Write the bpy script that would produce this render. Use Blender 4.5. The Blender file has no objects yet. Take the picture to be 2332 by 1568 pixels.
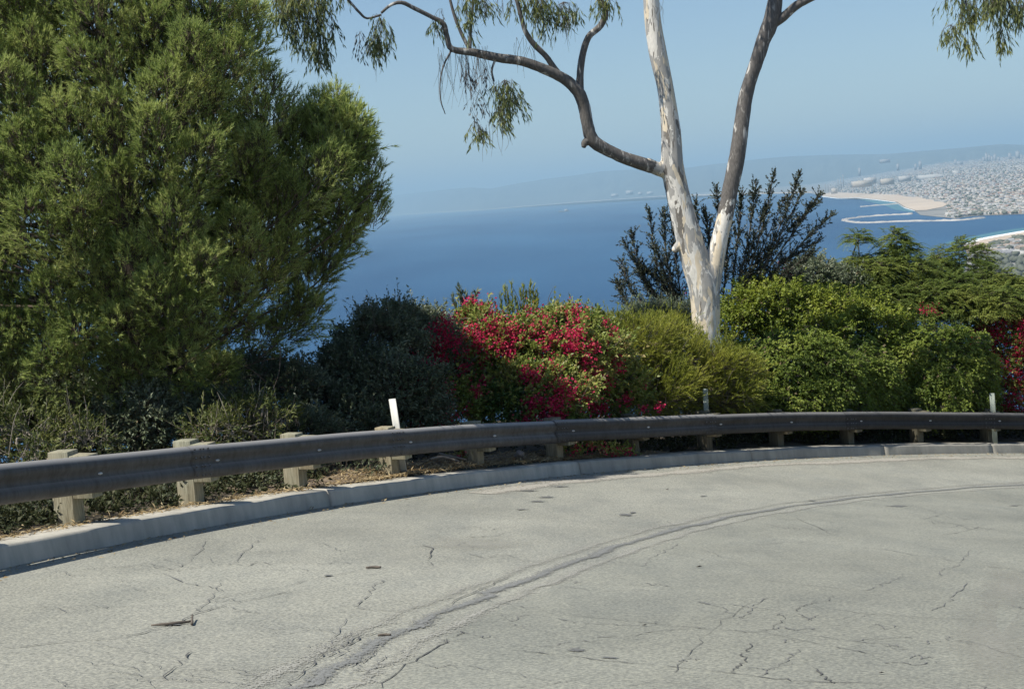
import bpy, bmesh, math, random
import numpy as np
from mathutils import Vector

random.seed(11)
rng = np.random.default_rng(11)
scene = bpy.context.scene
COL = scene.collection
R_ = math.radians

# ------------------------------------------------------------------ camera
F = 3400.0                       # focal length in reference pixels (frame 2332 x 1568)
PITCH = math.atan(327 / F)
ROLL = R_(4.7)
cp, sp, cr, sr = math.cos(PITCH), math.sin(PITCH), math.cos(ROLL), math.sin(ROLL)
EU = np.array([0, sp, cp]); FW = np.array([0, cp, -sp]); EX = np.array([1.0, 0, 0])
CR = cr * EX - sr * EU           # camera right
CU = sr * EX + cr * EU           # camera up
cam_d = bpy.data.cameras.new("camera")
cam = bpy.data.objects.new("camera", cam_d)
COL.objects.link(cam)
from mathutils import Matrix
cam.matrix_world = Matrix(((CR[0], CU[0], -FW[0], 0), (CR[1], CU[1], -FW[1], 0), (CR[2], CU[2], -FW[2], 0), (0, 0, 0, 1)))
cam_d.sensor_fit = 'HORIZONTAL'
cam_d.sensor_width = 36
cam_d.lens = 36 * F / 2332
cam_d.clip_start = 0.1
cam_d.clip_end = 200000
scene.camera = cam

# ------------------------------------------------------------------ light
SUN_EL = R_(56)
SUN_DIR = Vector((-0.883 * math.cos(SUN_EL), -0.469 * math.cos(SUN_EL), math.sin(SUN_EL)))   # towards the sun
world = bpy.data.worlds.new("World")
scene.world = world
world.use_nodes = True
wn = world.node_tree.nodes; wl = world.node_tree.links
bg = wn["Background"]
sky = wn.new("ShaderNodeTexSky")
sky.sky_type = 'NISHITA'
sky.sun_disc = False
sky.sun_elevation = SUN_EL
sky.sun_rotation = R_(242)
sky.altitude = 150
sky.air_density = 1.0
sky.dust_density = 0.35
sky.ozone_density = 4.0
bg.inputs[1].default_value = 0.084
wl.new(sky.outputs[0], bg.inputs[0])
sun_d = bpy.data.lights.new("sun", 'SUN')
sun_d.energy = 4.9
sun_d.angle = R_(0.5)
sun_d.color = (1.0, 0.95, 0.86)
sun = bpy.data.objects.new("sun", sun_d)
sun.rotation_euler = SUN_DIR.to_track_quat('Z', 'Y').to_euler()
sun.location = (-30, -20, 60)
COL.objects.link(sun)

scene.view_settings.view_transform = 'Standard'
scene.view_settings.look = 'None'
scene.view_settings.exposure = 0.4
scene.view_settings.gamma = 1.0
scene.view_settings.use_curve_mapping = False
scene.render.engine = 'CYCLES'
scene.cycles.use_denoising = True
scene.cycles.max_bounces = 6
scene.cycles.diffuse_bounces = 3
scene.cycles.glossy_bounces = 2
scene.cycles.transmission_bounces = 4
scene.cycles.transparent_max_bounces = 8
scene.cycles.volume_bounces = 0
scene.cycles.caustics_reflective = False
scene.cycles.caustics_refractive = False

# ------------------------------------------------------------------ helpers
def ray(px, py):
    return FW + CR * ((px - 1166) / F) - CU * ((py - 784) / F)

def at(px, py, Y):
    r = ray(px, py)
    return r * (Y / r[1])

def at_z(px, py, z):
    r = ray(px, py)
    return r * (z / r[2])

def norm(a):
    return a / np.maximum(np.linalg.norm(a, axis=-1, keepdims=True), 1e-9)

def tag(o, label=None, cat=None, group=None, kind=None):
    if label: o["label"] = label
    if cat: o["category"] = cat
    if group: o["group"] = group
    if kind: o["kind"] = kind
    return o

def empty(name, loc=(0, 0, 0)):
    o = bpy.data.objects.new(name, None)
    o.location = [float(v) for v in loc]
    o.empty_display_size = 0.2
    COL.objects.link(o)
    return o

def raw_mesh(name, V, faces, smooth=False):
    """V (n,3); faces: list of int arrays, each (k,m)"""
    me = bpy.data.meshes.new(name)
    V = np.ascontiguousarray(V, dtype=np.float32)
    me.vertices.add(len(V))
    me.vertices.foreach_set("co", V.ravel())
    loops = np.concatenate([f.ravel() for f in faces]).astype(np.int32)
    tot = np.concatenate([np.full(len(f), f.shape[1], np.int32) for f in faces])
    start = np.concatenate([[0], np.cumsum(tot)[:-1]]).astype(np.int32)
    me.loops.add(len(loops))
    me.loops.foreach_set("vertex_index", loops)
    me.polygons.add(len(tot))
    me.polygons.foreach_set("loop_start", start)
    me.polygons.foreach_set("loop_total", tot)
    if smooth:
        me.polygons.foreach_set("use_smooth", np.ones(len(tot), dtype=bool))
    me.update(calc_edges=True)
    return me

def mesh_obj(name, V, faces, mat=None, parent=None, smooth=False):
    V = np.asarray(V, float)
    me = raw_mesh(name, V, faces, smooth)
    if mat: me.materials.append(mat)
    o = bpy.data.objects.new(name, me)
    COL.objects.link(o)
    if parent is not None:
        o.parent = parent
        o.location = -parent.location      # geometry is given in world coordinates
    return o

class MB:
    """collects polygons of any size"""
    def __init__(self): self.V = []; self.F = {}
    def add(self, V, F):
        b = sum(len(v) for v in self.V)
        self.V.append(np.asarray(V, float))
        for f in F:
            self.F.setdefault(len(f), []).append([i + b for i in f])
    def addq(self, V, Q):
        b = sum(len(v) for v in self.V)
        self.V.append(np.asarray(V, float))
        self.F.setdefault(Q.shape[1], []).extend((Q + b).tolist())
    def build(self, name, mat=None, parent=None, smooth=False):
        return mesh_obj(name, np.concatenate(self.V), [np.array(f, np.int32) for f in self.F.values()], mat, parent, smooth)

BOXF = [(0, 3, 2, 1), (4, 5, 6, 7), (0, 1, 5, 4), (1, 2, 6, 5), (2, 3, 7, 6), (3, 0, 4, 7)]
def bevel_obj(o, w, seg=2):
    m = o.modifiers.new("bevel", 'BEVEL'); m.width = w; m.segments = seg; m.limit_method = 'ANGLE'
    return o

def catmull(P, n):
    P = np.asarray(P, float)
    Q = np.vstack([2 * P[0] - P[1], P, 2 * P[-1] - P[-2]])
    out = []
    for i in range(1, len(Q) - 2):
        t = np.linspace(0, 1, n, endpoint=False)[:, None]
        a, b, c, d = Q[i - 1], Q[i], Q[i + 1], Q[i + 2]
        out.append(0.5 * (2 * b + (c - a) * t + (2 * a - 5 * b + 4 * c - d) * t ** 2 + (3 * b - a - 3 * c + d) * t ** 3))
    out.append(P[-1:])
    return np.concatenate(out)

def tube(points, radii, sides=8, sub=4, wob=0.0, cap=True):
    P = catmull(points, sub)
    r = catmull(np.asarray(radii, float)[:, None], sub)[:, 0]
    r = np.maximum(r, 1e-4)
    n = len(P)
    T = norm(np.gradient(P, axis=0))
    ref = np.array([0.3, 1.0, 0.2]); ref = ref / np.linalg.norm(ref)
    A = np.empty_like(P); B = np.empty_like(P)
    a = np.cross(T[0], ref); a /= max(np.linalg.norm(a), 1e-6)
    for i in range(n):
        a = a - T[i] * (a @ T[i]); a /= max(np.linalg.norm(a), 1e-6)
        A[i] = a; B[i] = np.cross(T[i], a)
    ang = np.linspace(0, 2 * np.pi, sides, endpoint=False)
    rr = r[:, None] * (1 + wob * rng.standard_normal((n, sides)))
    V = P[:, None, :] + rr[:, :, None] * (A[:, None, :] * np.cos(ang)[None, :, None] + B[:, None, :] * np.sin(ang)[None, :, None])
    V = V.reshape(-1, 3)
    i = np.arange(n - 1)[:, None]; j = np.arange(sides)[None, :]
    Q = np.stack([i * sides + j, i * sides + (j + 1) % sides, (i + 1) * sides + (j + 1) % sides, (i + 1) * sides + j], -1).reshape(-1, 4)
    if cap:
        V = np.vstack([V, P[:1], P[-1:]])
        m = n * sides
        jj = np.arange(sides); k = (jj + 1) % sides
        c1 = np.stack([k, jj, np.full(sides, m), np.full(sides, m)], -1)[:, :3]
        c2 = np.stack([(n - 1) * sides + jj, (n - 1) * sides + k, np.full(sides, m + 1)], -1)
        return V, Q, np.vstack([c1, c2])
    return V, Q, np.zeros((0, 3), int)

class Tubes:
    def __init__(self): self.V = []; self.Q = []; self.T = []; self.n = 0
    def add(self, *a, **k):
        V, Q, T = tube(*a, **k)
        self.V.append(V); self.Q.append(Q + self.n); self.T.append(T + self.n); self.n += len(V)
    def twigs(self, P0, P1, r0, r1):
        """three sided straight twigs, vectorised"""
        T = norm(P1 - P0)
        ref = np.where(np.abs(T[:, 2:3]) > .8, np.array([[1., 0, 0]]), np.array([[0, 0, 1.]]))
        A = norm(np.cross(T, ref)); B = np.cross(T, A)
        N = len(P0); V = np.empty((N, 6, 3))
        for k in range(3):
            d = A * math.cos(k * 2.0944) + B * math.sin(k * 2.0944)
            V[:, k] = P0 + d * np.reshape(r0, (-1, 1)); V[:, 3 + k] = P1 + d * np.reshape(r1, (-1, 1))
        base = np.arange(N)[:, None] * 6 + self.n
        Q = np.concatenate([base + np.array([[0, 1, 4, 3]]), base + np.array([[1, 2, 5, 4]]), base + np.array([[2, 0, 3, 5]])])
        self.V.append(V.reshape(-1, 3)); self.Q.append(Q); self.n += N * 6
    def build(self, name, mat, parent=None, smooth=True):
        f = [np.concatenate(self.Q)]
        if self.T and sum(len(t) for t in self.T): f.append(np.concatenate(self.T))
        return mesh_obj(name, np.concatenate(self.V), f, mat, parent, smooth)

# leaves -----------------------------------------------------------
class Leaves:
    def __init__(self): self.V = []; self.F3 = []; self.F4 = []; self.n = 0
    def needles(self, P, D, L, W):
        N = len(P)
        S = norm(np.cross(D, np.array(SUN_DIR)[None] + .55 * rng.standard_normal((N, 3))))
        W = np.reshape(W, (-1, 1)); L = np.reshape(L, (-1, 1))
        V = np.stack([P - S * W / 2, P + S * W / 2, P + D * L], 1).reshape(-1, 3)
        self.V.append(V); self.F3.append(np.arange(N * 3).reshape(-1, 3) + self.n); self.n += N * 3
    def blades(self, P, D, Nm, L, W, curl=0.15):
        N = len(P)
        W = np.reshape(W, (-1, 1)); L = np.reshape(L, (-1, 1))
        S = norm(np.cross(D, Nm)); Nn = np.cross(S, D)
        V = np.stack([P, P + D * L * .45 + S * W / 2 + Nn * L * curl * .5, P + D * L - Nn * L * curl, P + D * L * .45 - S * W / 2 + Nn * L * curl * .5], 1).reshape(-1, 3)
        self.V.append(V); self.F4.append(np.arange(N * 4).reshape(-1, 4) + self.n); self.n += N * 4
    def count(self): return sum(len(f) for f in self.F3) + 2 * sum(len(f) for f in self.F4)
    def build(self, name, mat, parent=None, kind='stuff'):
        f = []
        if self.F3: f.append(np.concatenate(self.F3))
        if self.F4: f.append(np.concatenate(self.F4))
        o = mesh_obj(name, np.concatenate(self.V), f, mat, parent)
        if kind: o["kind"] = kind
        return o

def sprig(lv, P0, D0, length, n, L, W, angle=1.0, grav=0.0, droop=0.0, kind='blade', tmin=0.1, upn=0.6, curl=0.15, jit=.25):
    """n leaves on each sprig"""
    M = len(P0)
    P0 = np.repeat(P0, n, 0); D0 = np.repeat(D0, n, 0)
    length = np.repeat(np.broadcast_to(np.reshape(length, (-1, 1)), (M, 1)), n, 0)
    t = rng.uniform(tmin, 1, (M * n, 1))
    P = P0 + D0 * length * t; P[:, 2:3] -= grav * length * t * t
    ref = np.where(np.abs(D0[:, 2:3]) > .9, np.array([[1., 0, 0]]), np.array([[0, 0, 1.]]))
    A = norm(np.cross(D0, ref)); B = np.cross(D0, A)
    ph = rng.uniform(0, 2 * np.pi, (M * n, 1))
    a = angle * rng.uniform(.65, 1.25, (M * n, 1)) * (1.15 - .5 * t)
    D = D0 * np.cos(a) + (A * np.cos(ph) + B * np.sin(ph)) * np.sin(a) + jit * rng.standard_normal((M * n, 3)) * .5
    D[:, 2] -= droop
    D = norm(D)
    LL = L * rng.uniform(.65, 1.2, M * n); WW = W * rng.uniform(.7, 1.2, M * n)
    if kind == 'needle': lv.needles(P, D, LL, WW)
    else:
        Nm = rng.standard_normal((M * n, 3)) * .7 + np.array(SUN_DIR)[None] * (.25 + upn * 1.7)
        lv.blades(P, D, norm(Nm), LL, WW, curl)

# ------------------------------------------------------------------ materials
def new_mat(name):
    m = bpy.data.materials.new(name); m.use_nodes = True
    nt = m.node_tree
    return m, nt.nodes, nt.links, nt.nodes["Principled BSDF"]

def ramp(nodes, stops, interp='LINEAR'):
    r = nodes.new("ShaderNodeValToRGB"); r.color_ramp.interpolation = interp
    e = r.color_ramp.elements
    while len(e) > 1: e.remove(e[-1])
    e[0].position = stops[0][0]; e[0].color = (*stops[0][1], 1) if len(stops[0][1]) == 3 else stops[0][1]
    for p, c in stops[1:]:
        x = e.new(p); x.color = (*c, 1)
    return r

def coords(nodes, links, scale=(1, 1, 1), rot=(0, 0, 0)):
    tc = nodes.new("ShaderNodeTexCoord"); mp = nodes.new("ShaderNodeMapping")
    mp.inputs["Scale"].default_value = scale; mp.inputs["Rotation"].default_value = rot
    links.new(tc.outputs["Object"], mp.inputs[0])
    return mp.outputs[0]

def noise(nodes, links, vec, scale, detail=3, rough=.55, dist=0.0):
    n = nodes.new("ShaderNodeTexNoise"); n.inputs["Scale"].default_value = scale
    n.inputs["Detail"].default_value = detail; n.inputs["Roughness"].default_value = rough; n.inputs["Distortion"].default_value = dist
    links.new(vec, n.inputs["Vector"])
    return n.outputs["Fac"]

def mixc(nodes, links, fac, a, b, mode='MIX'):
    m = nodes.new("ShaderNodeMix"); m.data_type = 'RGBA'; m.blend_type = mode
    for sock, v in ((m.inputs[0], fac), (m.inputs[6], a), (m.inputs[7], b)):
        if hasattr(v, "is_output"): links.new(v, sock)
        elif isinstance(v, (int, float)): sock.default_value = v
        else: sock.default_value = (*v, 1)
    return m.outputs[2]

def bump(nodes, links, h, bsdf, strength=.4, dist=.01):
    b = nodes.new("ShaderNodeBump"); b.inputs["Strength"].default_value = strength; b.inputs["Distance"].default_value = dist
    links.new(h, b.inputs["Height"]); links.new(b.outputs[0], bsdf.inputs["Normal"])

def foliage_mat(name, cols, transl=.3, rough=.55, spec=.35, clump=None):
    m, n, l, b = new_mat(name)
    g = n.new("ShaderNodeNewGeometry")
    r = ramp(n, [(i / (len(cols) - 1), c) for i, c in enumerate(cols)])
    fac = g.outputs["Random Per Island"]
    if clump:
        v = noise(n, l, coords(n, l), clump, 2)
        mm = n.new("ShaderNodeMath"); mm.operation = 'MULTIPLY_ADD'; mm.inputs[1].default_value = .55
        l.new(fac, mm.inputs[0])
        m2 = n.new("ShaderNodeMath"); m2.operation = 'MULTIPLY_ADD'; m2.inputs[1].default_value = 1.6; m2.inputs[2].default_value = -.55
        l.new(v, m2.inputs[0]); l.new(m2.outputs[0], mm.inputs[2])
        fac = mm.outputs[0]
    l.new(fac, r.inputs[0])
    l.new(r.outputs[0], b.inputs["Base Color"])
    b.inputs["Roughness"].default_value = rough
    b.inputs["Specular IOR Level"].default_value = spec
    t = n.new("ShaderNodeBsdfTranslucent"); l.new(r.outputs[0], t.inputs[0])
    mx = n.new("ShaderNodeMixShader"); mx.inputs[0].default_value = transl
    l.new(b.outputs[0], mx.inputs[1]); l.new(t.outputs[0], mx.inputs[2])
    l.new(mx.outputs[0], n["Material Output"].inputs[0])
    return m

def plain(name, c, rough=.8, var=.25, scale=6, metal=0.0, spec=.3, bmp=0, detail=4, stretch=(1, 1, 1)):
    m, n, l, b = new_mat(name)
    v = noise(n, l, coords(n, l, stretch), scale, detail)
    r = ramp(n, [(.25, tuple(x * (1 - var) for x in c)), (.75, tuple(min(1, x * (1 + var)) for x in c))])
    l.new(v, r.inputs[0]); l.new(r.outputs[0], b.inputs["Base Color"])
    b.inputs["Roughness"].default_value = rough; b.inputs["Metallic"].default_value = metal
    b.inputs["Specular IOR Level"].default_value = spec
    if bmp: bump(n, l, v, b, bmp, .02)
    return m

def road_mat(name="chip_seal", tint=(1, 1, 1), sp_k=.9):
    m, n, l, b = new_mat(name)
    vec = coords(n, l)
    big = noise(n, l, vec, .35, 4, .6)
    mid = noise(n, l, coords(n, l, (1, .35, 1), (0, 0, R_(-35))), 1.6, 5, .65)
    fine = noise(n, l, vec, 52, 3, .7)
    vo = n.new("ShaderNodeTexVoronoi"); vo.inputs["Scale"].default_value = 62; l.new(vec, vo.inputs["Vector"])
    base = ramp(n, [(.36, tuple(a * t for a, t in zip((.25, .249, .221), tint))), (.7, tuple(a * t for a, t in zip((.32, .318, .283), tint)))]); l.new(big, base.inputs[0])
    st = ramp(n, [(.34, (.85, .865, .87)), (.56, (1.02, 1.02, 1))]); l.new(mid, st.inputs[0])
    c = mixc(n, l, 1.0, base.outputs[0], st.outputs[0], 'MULTIPLY')
    sp_ = ramp(n, [(.36, (.60, .61, .60)), (.5, (1.0, 1.0, .99)), (.64, (1.42, 1.40, 1.30))]); l.new(fine, sp_.inputs[0])
    c = mixc(n, l, sp_k, c, sp_.outputs[0], 'MULTIPLY')
    vr = ramp(n, [(.0, (.75, .76, .76)), (.45, (1, 1, 1)), (1.0, (1.15, 1.14, 1.08))]); l.new(vo.outputs["Color"], vr.inputs[0])
    c = mixc(n, l, .6, c, vr.outputs[0], 'MULTIPLY')
    l.new(c, b.inputs["Base Color"])
    b.inputs["Roughness"].default_value = .9; b.inputs["Specular IOR Level"].default_value = .2
    bump(n, l, fine, b, .5, .008)
    return m

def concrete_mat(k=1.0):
    m, n, l, b = new_mat("kerb_concrete" if k == 1 else "shaded_kerb_concrete")  # the darker version has canopy shade put into its colour
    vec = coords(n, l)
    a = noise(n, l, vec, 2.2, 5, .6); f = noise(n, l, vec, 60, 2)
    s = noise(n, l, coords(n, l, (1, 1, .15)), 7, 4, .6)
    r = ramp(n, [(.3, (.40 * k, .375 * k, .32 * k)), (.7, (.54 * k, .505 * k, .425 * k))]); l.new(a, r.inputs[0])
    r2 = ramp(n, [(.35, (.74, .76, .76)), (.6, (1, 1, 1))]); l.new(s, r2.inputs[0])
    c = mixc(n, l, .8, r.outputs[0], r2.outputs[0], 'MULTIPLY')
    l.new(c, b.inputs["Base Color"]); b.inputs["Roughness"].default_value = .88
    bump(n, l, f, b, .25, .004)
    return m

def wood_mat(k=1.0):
    m, n, l, b = new_mat("weathered_wood" if k == 1 else "weathered_wood_shaded")  # the darker version is the same timber with shade in its colour
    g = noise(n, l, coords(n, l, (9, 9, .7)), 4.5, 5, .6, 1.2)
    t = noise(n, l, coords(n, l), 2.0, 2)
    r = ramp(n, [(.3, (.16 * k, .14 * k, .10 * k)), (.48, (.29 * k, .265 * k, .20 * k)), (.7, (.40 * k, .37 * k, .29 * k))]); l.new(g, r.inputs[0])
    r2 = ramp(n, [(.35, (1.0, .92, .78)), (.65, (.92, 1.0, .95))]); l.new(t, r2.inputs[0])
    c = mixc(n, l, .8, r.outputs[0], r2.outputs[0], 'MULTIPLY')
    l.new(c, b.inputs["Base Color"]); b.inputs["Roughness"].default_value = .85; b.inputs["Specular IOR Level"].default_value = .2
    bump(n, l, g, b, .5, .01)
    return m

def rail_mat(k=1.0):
    m, n, l, b = new_mat("weathered_steel_lit_%d" % int(k * 100))  # a smaller factor puts canopy shade into the steel colour
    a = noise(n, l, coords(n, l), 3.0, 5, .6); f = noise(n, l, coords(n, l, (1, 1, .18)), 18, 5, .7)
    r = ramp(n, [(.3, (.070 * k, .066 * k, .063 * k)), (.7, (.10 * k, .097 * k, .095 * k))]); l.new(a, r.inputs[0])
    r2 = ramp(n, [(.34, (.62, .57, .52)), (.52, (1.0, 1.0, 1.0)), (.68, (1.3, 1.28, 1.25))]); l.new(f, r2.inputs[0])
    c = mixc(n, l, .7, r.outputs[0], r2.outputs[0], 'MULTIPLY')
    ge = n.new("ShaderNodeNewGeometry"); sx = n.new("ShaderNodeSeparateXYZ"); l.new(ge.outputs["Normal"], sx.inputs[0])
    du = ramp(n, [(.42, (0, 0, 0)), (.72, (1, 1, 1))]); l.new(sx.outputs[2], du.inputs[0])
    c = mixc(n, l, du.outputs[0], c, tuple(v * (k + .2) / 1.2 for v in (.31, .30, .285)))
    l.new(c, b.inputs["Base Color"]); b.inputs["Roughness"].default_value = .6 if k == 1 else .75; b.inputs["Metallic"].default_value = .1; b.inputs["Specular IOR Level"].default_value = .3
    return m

def bark_mat(dark=False):
    """pale gum bark with sharp edged grey and tan patches"""
    m, n, l, b = new_mat("grey_gum_bark" if dark else "gum_bark")
    v1 = coords(n, l, (1, 1, .38))
    p1 = noise(n, l, v1, 4.6, 4, .6, .6)
    p2 = noise(n, l, coords(n, l, (1.1, 1, .25), (0, 0, 1)), 7.5, 4, .6, .8)
    p3 = noise(n, l, coords(n, l, (1, 1, .3), (0, 0, 2)), 6.0, 3, .55, .5)
    fine = noise(n, l, coords(n, l, (1, 1, .3)), 40, 3)
    base = ramp(n, [(.3, (.60, .575, .52)), (.7, (.78, .75, .68))]); l.new(fine, base.inputs[0])
    f1 = ramp(n, [(.485, (0, 0, 0)), (.50, (1, 1, 1))]); l.new(p1, f1.inputs[0])
    f2 = ramp(n, [(.585, (0, 0, 0)), (.60, (1, 1, 1))]); l.new(p2, f2.inputs[0])
    f3 = ramp(n, [(.555, (0, 0, 0)), (.57, (1, 1, 1))]); l.new(p3, f3.inputs[0])
    c = mixc(n, l, f1.outputs[0], base.outputs[0], (.36, .348, .322))
    c = mixc(n, l, f2.outputs[0], c, (.175, .16, .14))
    c = mixc(n, l, f3.outputs[0], c, (.66, .57, .43))
    if dark:
        q = ramp(n, [(.34, (0, 0, 0)), (.42, (1, 1, 1))]); l.new(p2, q.inputs[0])
        g = ramp(n, [(.3, (.085, .078, .072)), (.7, (.165, .153, .14))]); l.new(fine, g.inputs[0])
        c = mixc(n, l, q.outputs[0], (.50, .48, .44), g.outputs[0])
    l.new(c, b.inputs["Base Color"]); b.inputs["Roughness"].default_value = .75; b.inputs["Specular IOR Level"].default_value = .25
    mm = n.new("ShaderNodeMath"); mm.operation = 'SUBTRACT'; l.new(fine, mm.inputs[0]); l.new(f1.outputs[0], mm.inputs[1])
    bump(n, l, mm.outputs[0], b, .35, .008)
    return m

def sea_mat():
    m, n, l, b = new_mat("sea_water")
    big = noise(n, l, coords(n, l, (1, .25, 1)), .0012, 4, .6)
    r = ramp(n, [(.33, (.010, .052, .130)), (.67, (.031, .106, .208))]); l.new(big, r.inputs[0])
    l.new(r.outputs[0], b.inputs["Base Color"])
    b.inputs["Roughness"].default_value = .38; b.inputs["Specular IOR Level"].default_value = .22; b.inputs["IOR"].default_value = 1.33
    w = noise(n, l, coords(n, l, (1, 1, 1)), .12, 5, .65)
    bump(n, l, w, b, 1.0, 2.5)
    return m

M = {}
M['road'] = road_mat(); M['road_in'] = road_mat('old_lane', (.88, .89, .88), .72); M['concrete'] = concrete_mat(); M['concrete_shaded'] = concrete_mat(.74); M['wood'] = wood_mat(); M['rail'] = rail_mat(); M['rail_shade_deep'] = rail_mat(.42); M['rail_shade_light'] = rail_mat(.80); M['rail_shade_mid'] = rail_mat(.58); M['wood_shaded'] = wood_mat(.42); M['bark'] = bark_mat(); M['grey_bark'] = bark_mat(True); M['sea'] = sea_mat()
M['crack'] = plain("crack_dark", (.10, .10, .095), .95, .35, 20)
M['soil'] = plain("dry_soil", (.20, .155, .11), .95, .35, 5, bmp=.5)
M['dark_soil'] = plain("leaf_mould", (.085, .07, .05), .95, .4, 4, bmp=.6)
M['straw'] = foliage_mat("dry_straw", [(.18, .12, .06), (.36, .27, .14), (.5, .41, .25)], .15, .8, .2)
M['dry_leaf'] = foliage_mat('dry_brown_leaves', [(.10, .075, .045), (.21, .16, .09), (.3, .25, .15)], .2, .7, .2)
M['bolt'] = plain("galvanised_bolt", (.55, .55, .55), .35, .2, 30, .8)
M['white'] = plain("marker_plastic", (.62, .62, .57), .6, .14, 9)
M['grey_marker'] = plain("old_marker_plastic", (.33, .37, .31), .6, .12, 7)
M['twig'] = plain("grey_twig", (.13, .11, .09), .9, .3, 9)
M['dead_twig'] = plain("dead_twig", (.30, .26, .21), .9, .3, 9)
M['pine_bark'] = plain("pine_bark", (.11, .085, .065), .95, .4, 8, bmp=.6)
M['rock'] = plain("grey_rock", (.22, .20, .185), .9, .3, 9, bmp=.5)
M['limb_bark'] = plain("grey_limb_bark", (.26, .235, .205), .85, .45, 7, bmp=.3, stretch=(1, 1, .6))
M['pine'] = foliage_mat("pine_needles", [(.135, .19, .058), (.32, .395, .11), (.54, .57, .21)], .4, .6, .25, clump=1.5)
M['gum_leaf'] = foliage_mat("gum_leaves", [(.085, .12, .05), (.19, .23, .085), (.35, .35, .10)], .4, .5, .4, clump=.9)
M['gum_leaf_grey'] = foliage_mat("dry_gum_leaves", [(.12, .125, .12), (.2, .2, .19)], .3, .6, .3)
M['boug_leaf'] = foliage_mat("bougainvillea_leaves", [(.08, .12, .025), (.18, .235, .045), (.28, .32, .07), (.36, .27, .10)], .3, .5, .4, clump=1.4)
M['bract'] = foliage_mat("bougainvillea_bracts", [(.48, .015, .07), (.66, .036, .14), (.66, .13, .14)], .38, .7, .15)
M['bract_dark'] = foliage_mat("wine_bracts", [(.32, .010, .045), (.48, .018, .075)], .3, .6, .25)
M['green_leaf'] = foliage_mat("fresh_green_leaves", [(.06, .12, .025), (.13, .21, .05)], .35, .4, .5)
M['dark_leaf'] = foliage_mat("dark_shrub_leaves", [(.06, .085, .042), (.13, .165, .09), (.27, .30, .20)], .28, .45, .4, clump=1.0)
M['black_leaf'] = foliage_mat("small_dark_leaves", [(.026, .040, .024), (.052, .068, .04), (.10, .11, .07)], .15, .45, .4)
M['feather'] = foliage_mat("feathery_leaves", [(.13, .165, .025), (.26, .285, .04), (.40, .39, .07)], .3, .55, .3, clump=1.2)
M['ivy'] = foliage_mat("ivy_leaves", [(.065, .11, .022), (.17, .23, .038), (.32, .365, .07)], .35, .55, .25, clump=1.3)
M['gloss'] = foliage_mat("glossy_leaves", [(.065, .105, .018), (.17, .225, .03), (.33, .37, .055)], .33, .5, .3, clump=1.1)
M['frond'] = foliage_mat("frond_leaves", [(.075, .12, .032), (.165, .22, .048), (.31, .335, .08)], .3, .55, .3, clump=.8)
M['scrub'] = foliage_mat("sunlit_scrub", [(.045, .066, .02), (.11, .135, .036), (.23, .24, .075)], .3, .6, .3, clump=1.5)
M['town_tree'] = plain("town_trees", (.115, .125, .095), .9, .3, .01)
M['sand'] = plain("beach_sand", (.50, .41, .31), .95, .12, .004)
M['surf'] = plain("surf_foam", (.8, .84, .84), .8, .1, .01)
M['shallow'] = plain("shallow_water", (.06, .17, .21), .5, .15, .003)
M['town_ground'] = plain("town_ground", (.22, .215, .195), .95, .4, .006, detail=6)
M['mountain'] = plain("chaparral_hills", (.09, .095, .075), .95, .35, .0006, detail=7)
M['breakwater'] = plain("breakwater_rock", (.36, .34, .31), .9, .3, .05)
TOWN = [plain("town_wall_%s" % s, c, .8, .1, .05) for s, c in (("white", (.43, .42, .395)), ("cream", (.42, .38, .32)), ("grey", (.30, .30, .30)), ("tan", (.32, .26, .21)), ("slate", (.23, .23, .235)), ("terracotta", (.28, .18, .14)))]

# ------------------------------------------------------------------ road frame: s along the kerb, c across it (+ is the road side), h above the kerb top
X1, Y1, A0, KAP, Z0, G1, Q1 = -3.855, 12.774, .3187, .035, -2.4775, -.1299, -.0005
_ss = np.arange(-34, 56, .02)
_th = A0 + KAP * _ss
_xs = np.cumsum(np.sin(_th)) * .02; _ys = np.cumsum(np.cos(_th)) * .02
_i0 = np.argmin(abs(_ss)); _xs += X1 - _xs[_i0]; _ys += Y1 - _ys[_i0]
def zk(s): return Z0 + G1 * s + Q1 * s * s
def W(s, c, h=0.0):
    s = np.asarray(s, float); c = np.asarray(c, float)
    th = A0 + KAP * s
    x = np.interp(s, _ss, _xs) + c * np.cos(th); y = np.interp(s, _ss, _ys) - c * np.sin(th)
    return np.stack(np.broadcast_arrays(x, y, zk(s) + h), -1)
KH = .178            # kerb height
KC = .352            # kerb front
def road_h(c): return -KH - .03 * (np.asarray(c, float) - KC)
def sc_of(x, y):
    d = (_xs - x) ** 2 + (_ys - y) ** 2; i = int(np.argmin(d))
    return _ss[i], (x - _xs[i]) * math.cos(_th[i]) - (y - _ys[i]) * math.sin(_th[i])
def on_road(px, py):
    r = ray(px, py); lo, hi = 2.0, 60.0
    for _ in range(40):
        t = (lo + hi) / 2; P = r * t; s, c = sc_of(P[0], P[1])
        if P[2] > zk(s) + road_h(c): lo = t
        else: hi = t
    return s, c

def grid_obj(name, S, C, H, mat, smooth=True, jitter=None):
    """S (n,), C (m,), H(S,C) -> h"""
    SS, CC = np.meshgrid(S, C, indexing='ij')
    V = W(SS, CC, H(SS, CC)).reshape(-1, 3)
    n, m = len(S), len(C)
    i = np.arange(n - 1)[:, None]; j = np.arange(m - 1)[None, :]
    Q = np.stack([i * m + j, (i + 1) * m + j, (i + 1) * m + j + 1, i * m + j + 1], -1).reshape(-1, 4)
    return mesh_obj(name, V, [Q], mat, None, smooth)

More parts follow.
